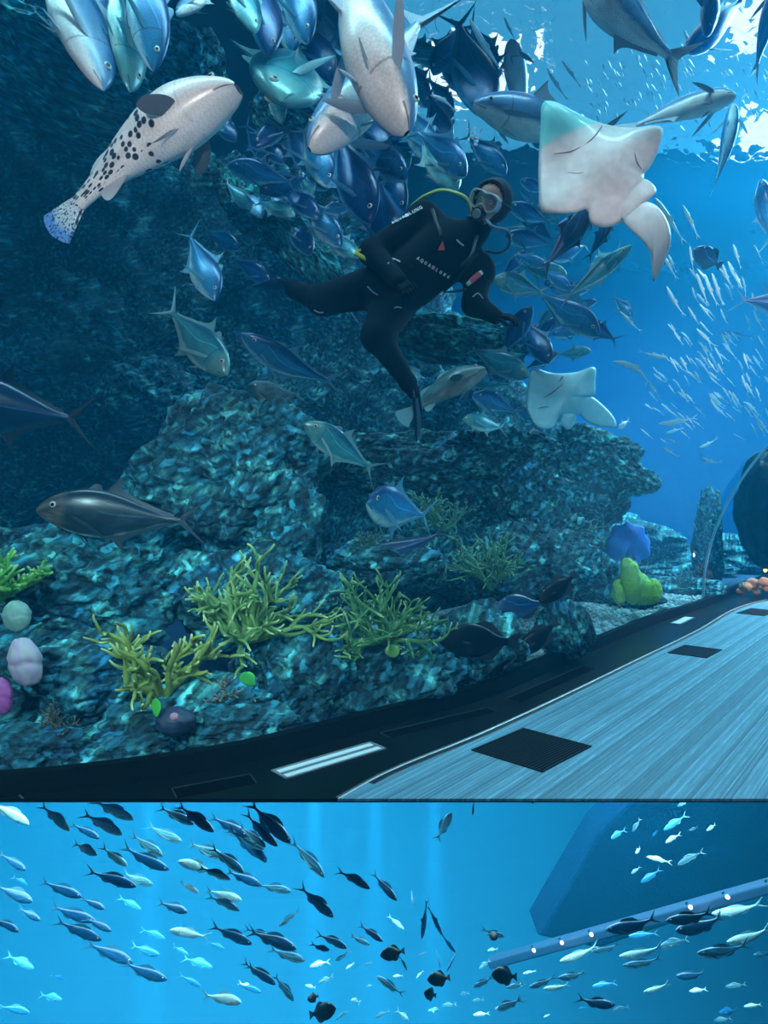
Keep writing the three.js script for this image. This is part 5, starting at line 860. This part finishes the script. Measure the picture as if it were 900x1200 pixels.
// ------------------------------------------------------------------ lower tank
{
  const A = (X, Y) => [X * 0.3556, 920 + Y * 0.3556], B = (X, Y) => [290 + X * 0.3556, 920 + Y * 0.3556], C = (X, Y) => [580 + X * 0.3556, 920 + Y * 0.3556];
  const GL = 'fish school of the lower tank';
  const put = (f, list, coat, dr, label, opt = {}) => list.forEach(([nx, ny, tx, ty], i) => {
    const [a, b] = f(nx, ny), [c, e] = f(tx, ty), d = mix(dr[0], dr[1], rnd()), small = Math.hypot(a - c, b - e) < (opt.min ?? 26);
    fish(opt.name ?? 'fusilier', opt.kind ?? 'fusilier', Array.isArray(coat) ? coat[i % coat.length] : coat, [a, b, d, c, e, d + rnd(-0.12, 0.16), opt.roll ?? rnd(5, 35)], label, 'fish', opt.group ?? GL, { small, bend: opt.bend ?? [0, 0.4, -0.4, 0.25][i % 4], axis: opt.axis ?? 'z', fat: (opt.fat ?? 1) });
  });
  const L1 = 'dark backed fusilier in the crowded school over the pale band';
  put(A, [[450, 335, 280, 280], [540, 235, 430, 160], [555, 285, 395, 200], [760, 310, 650, 268], [705, 155, 580, 60], [870, 210, 745, 138], [880, 250, 755, 150], [805, 290, 690, 200], [830, 525, 690, 460], [900, 505, 805, 470], [905, 655, 795, 580], [790, 412, 680, 362]], ['darkmackerel', 'mackerel'], [4.6, 5.6], L1);
  put(A, [[640, 130, 520, 70], [820, 170, 690, 100], [600, 190, 480, 130], [860, 330, 740, 280], [740, 240, 620, 190], [330, 175, 230, 125], [500, 330, 400, 290], [620, 420, 520, 385]], ['mackerel', 'darkmackerel'], [5.0, 6.0], L1);
  put(A, [[270, 370, 130, 315], [348, 408, 265, 372], [312, 452, 162, 398], [368, 482, 275, 436], [335, 512, 178, 444], [440, 585, 276, 518], [548, 646, 398, 584], [110, 386, -20, 330], [86, 282, -8, 222], [66, 482, -30, 436], [132, 446, 58, 404]], 'darkmackerel', [5.4, 6.6], 'hazy dark fusilier lined up along the pale band');
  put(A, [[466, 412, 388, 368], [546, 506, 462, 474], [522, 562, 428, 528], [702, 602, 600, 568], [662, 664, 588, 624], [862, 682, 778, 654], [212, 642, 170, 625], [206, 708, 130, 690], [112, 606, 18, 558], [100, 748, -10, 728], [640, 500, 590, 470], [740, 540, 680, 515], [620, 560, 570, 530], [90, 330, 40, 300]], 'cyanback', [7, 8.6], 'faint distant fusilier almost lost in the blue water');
  put(A, [[440, 115, 296, 46], [402, 162, 266, 88], [585, 248, 722, 292], [796, 378, 672, 344], [560, 478, 694, 502], [98, 128, -40, 50], [655, 356, 590, 318], [230, 150, 130, 60], [320, 230, 240, 190], [800, 715, 665, 690], [420, 270, 330, 200]], 'mirror', [4.4, 5.6], 'shining silver fusilier catching the light in the lower school', { roll: 20 });
  const L2 = 'fusilier swimming down in the bright middle of the lower tank';
  put(B, [[142, 192, 0, 50], [256, 302, 140, 176], [96, 206, -14, 86], [62, 252, -24, 146], [60, 205, -30, 130], [406, 340, 292, 278], [491, 382, 408, 284], [146, 350, 28, 328], [282, 436, 166, 328], [162, 540, -4, 478], [192, 582, 66, 538], [330, 536, 226, 488], [446, 516, 366, 458], [402, 526, 336, 494], [272, 548, 206, 524], [92, 656, -4, 588], [152, 712, 86, 622]], ['darkmackerel', 'mackerel', 'darkmackerel'], [4.5, 5.6], L2);
  put(B, [[104, 466, 174, 408], [425, 632, 518, 694], [848, 502, 770, 474], [745, 668, 810, 632], [822, 742, 905, 704]], 'mackerel', [4.8, 5.4], 'silver sided fish turning against the school', { roll: 25 });
  put(B, [[516, 476, 462, 428], [290, 582, 336, 546], [204, 598, 272, 580], [236, 652, 284, 628], [324, 606, 352, 586], [384, 596, 410, 584], [340, 706, 370, 716], [420, 768, 470, 742], [530, 775, 490, 740], [560, 565, 590, 552], [556, 636, 580, 610], [640, 726, 690, 722], [744, 758, 800, 752], [600, 744, 640, 740], [856, 668, 905, 655], [764, 606, 800, 575], [190, 660, 226, 668], [390, 664, 412, 658], [790, 545, 825, 540], [740, 712, 780, 706], [20, 672, -30, 650], [330, 745, 290, 775], [480, 630, 515, 628], [700, 690, 730, 685]], ['mirror', 'mackerel'], [6.2, 8], 'small silver fish scattered deep in the lower tank', { min: 99 });
  // thin grey fish hanging in the middle
  put(B, [[575, 508, 592, 372], [640, 492, 592, 392], [686, 556, 636, 486], [656, 616, 692, 545], [636, 604, 622, 540], [526, 608, 500, 560], [545, 400, 540, 345], [742, 100, 748, 40]], 'darkmackerel', [5.2, 6], 'thin grey needle shaped fish hanging almost upright', { name: 'needlefish', kind: 'sardine', min: 99, fat: 0.8, group: 'thin upright fish of the lower tank' });
  put(B, [[672, 92, 622, 184]], 'mirror', [4.8, 4.8], 'single silver fish rising alone above the thin grey fish', { roll: 10, group: 'lone fish of the lower tank' });
  // black triggerfish
  const tg = [[437, 562, 518, 546, 'black triggerfish below the thin grey fish school'], [592, 642, 668, 634, 'black triggerfish straight under the upright grey fish'], [804, 624, 888, 632, 'black triggerfish beside the dark slanted wall'], [582, 684, 622, 694, 'small dark triggerfish under another black one'], [292, 736, 204, 758, 'black triggerfish facing away from the others, lowest of all'], [198, 708, 234, 694, 'small dark triggerfish above the lowest black one'], [825, 505, 790, 490, 'dark stubby triggerfish with a pale back']];
  for (const [nx, ny, tx, ty, l] of tg) { const [a, b] = B(nx, ny), [c, e] = B(tx, ty); fish('triggerfish', 'trigger', 'black', [a, b, 4.5, c, e, 4.6, 0], l, 'fish', 'black triggerfish of the lower tank', { fat: 1 }); }
  { const [a, b] = C(108, 48), [c, e] = C(136, 52); fish('triggerfish', 'trigger', 'black', [a, b, 4.4, c, e, 4.45, 0], 'tiny black triggerfish just under the gallery edge', 'fish', 'black triggerfish of the lower tank', { small: true }); }
  const L3 = 'silver fish streaming past the lamp beam in the lower tank';
  put(C, [[216, 588, 348, 528], [316, 556, 418, 524], [412, 572, 564, 532], [422, 602, 554, 572], [716, 432, 894, 392], [666, 566, 844, 530], [766, 528, 915, 474], [852, 566, 925, 544], [492, 686, 578, 654], [112, 672, 204, 632], [160, 676, 248, 658], [208, 642, 304, 618], [4, 744, 98, 702], [36, 672, 102, 654]], ['mirror', 'mackerel'], [4.9, 6.2], L3, { roll: 30, axis: 'y', bend: 0.5, fat: 0.8 });
  put(C, [[368, 488, 544, 440], [566, 456, 724, 422], [598, 492, 764, 436], [598, 636, 700, 620], [396, 732, 266, 706]], ['darkmackerel', 'navy', 'darkmackerel'], [4.8, 5.8], 'dark olive fish crossing in front of the lamp beam', { roll: 12, axis: 'y', bend: 0.4, fat: 1.0 });
  put(C, [[500, 236, 584, 256], [480, 324, 548, 276], [385, 742, 442, 728], [92, 622, 138, 612], [320, 665, 400, 650], [452, 155, 480, 110], [560, 190, 612, 160], [556, 150, 634, 96], [600, 70, 640, 52], [700, 150, 730, 128], [380, 176, 430, 146], [640, 150, 670, 138], [450, 292, 480, 268], [520, 170, 534, 150], [600, 262, 690, 215], [465, 225, 480, 205], [740, 750, 800, 742], [720, 776, 780, 768], [820, 730, 880, 722], [440, 500, 540, 488], [545, 530, 640, 505], [160, 765, 182, 755], [275, 738, 300, 730], [760, 665, 830, 655], [640, 680, 700, 672]], ['mirror', 'cyanback', 'mackerel'], [6.0, 7.6], 'small pale fish far off beside the dark slanted wall', { min: 99, fat: 0.9 });
  // dark slanted wall and lamp beam
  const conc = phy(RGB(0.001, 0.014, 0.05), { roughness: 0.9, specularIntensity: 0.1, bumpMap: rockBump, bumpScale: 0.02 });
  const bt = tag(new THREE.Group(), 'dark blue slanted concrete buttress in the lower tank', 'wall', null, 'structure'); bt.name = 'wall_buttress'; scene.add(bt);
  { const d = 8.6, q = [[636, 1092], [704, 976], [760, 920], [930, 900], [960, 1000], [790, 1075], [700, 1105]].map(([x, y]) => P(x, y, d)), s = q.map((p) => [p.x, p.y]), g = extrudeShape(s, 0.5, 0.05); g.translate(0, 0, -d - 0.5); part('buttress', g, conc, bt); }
  const beam = thing('lamp_beam', 'long sloping steel beam with small lamps in the lower tank', 'beam'); const a = P(575, 1128, 8.2), b = P(960, 1022, 6.2);
  part('girder', (() => { const d = b.clone().sub(a), l = d.length(), g = new RoundedBoxGeometry(l, 0.11, 0.16, 2, 0.03); const m = new THREE.Matrix4().makeBasis(d.clone().normalize(), V(0, 1, 0).addScaledVector(d.clone().normalize(), -d.clone().normalize().y).normalize(), d.clone().normalize().cross(V(0, 1, 0).addScaledVector(d.clone().normalize(), -d.clone().normalize().y).normalize())); g.applyMatrix4(m); const c = a.clone().add(b).multiplyScalar(0.5); g.translate(c.x, c.y, c.z); return g; })(), std(RGB(0.003, 0.03, 0.09), { roughness: 0.8 }), beam);
  const glow = new THREE.MeshStandardMaterial({ color: 0, emissive: RGB(1.0, 0.86, 0.78), emissiveIntensity: 3 });
  for (const t of [0.16, 0.26, 0.36, 0.5, 0.66, 0.76, 0.87]) { const p = a.clone().lerp(b, t).add(V(0, 0.075, 0.10)); const l = part('lamp', new THREE.SphereGeometry(0.022, 12, 8), glow, beam); l.position.copy(p); const hd = part('lamp_hood', new THREE.CylinderGeometry(0.025, 0.025, 0.05, 14).translate(0, 0, 0), conc, l); hd.position.set(0, -0.02, -0.06); }
  [0.26, 0.66].forEach((t) => { const pl = new THREE.PointLight(RGB(1, 0.86, 0.78), 0.08, 0, 2); pl.position.copy(a.clone().lerp(b, t).add(V(0, 0.16, 0.24))); pl.castShadow = true; pl.name = 'beam_lamp_light'; scene.add(pl); });
  // added narrow spots under the gallery slab draw light shafts in the haze
  for (const [x, z] of [[-0.75, -7.2], [-0.1, -7.6], [0.55, -7.3], [-2.6, -7.4]]) spot('light_shaft_lamp', DAY, 2200, V(x, -0.8, z), V(x, -8, z), 0.07, 0.5, 2);
}
renderer.render(scene, camera);
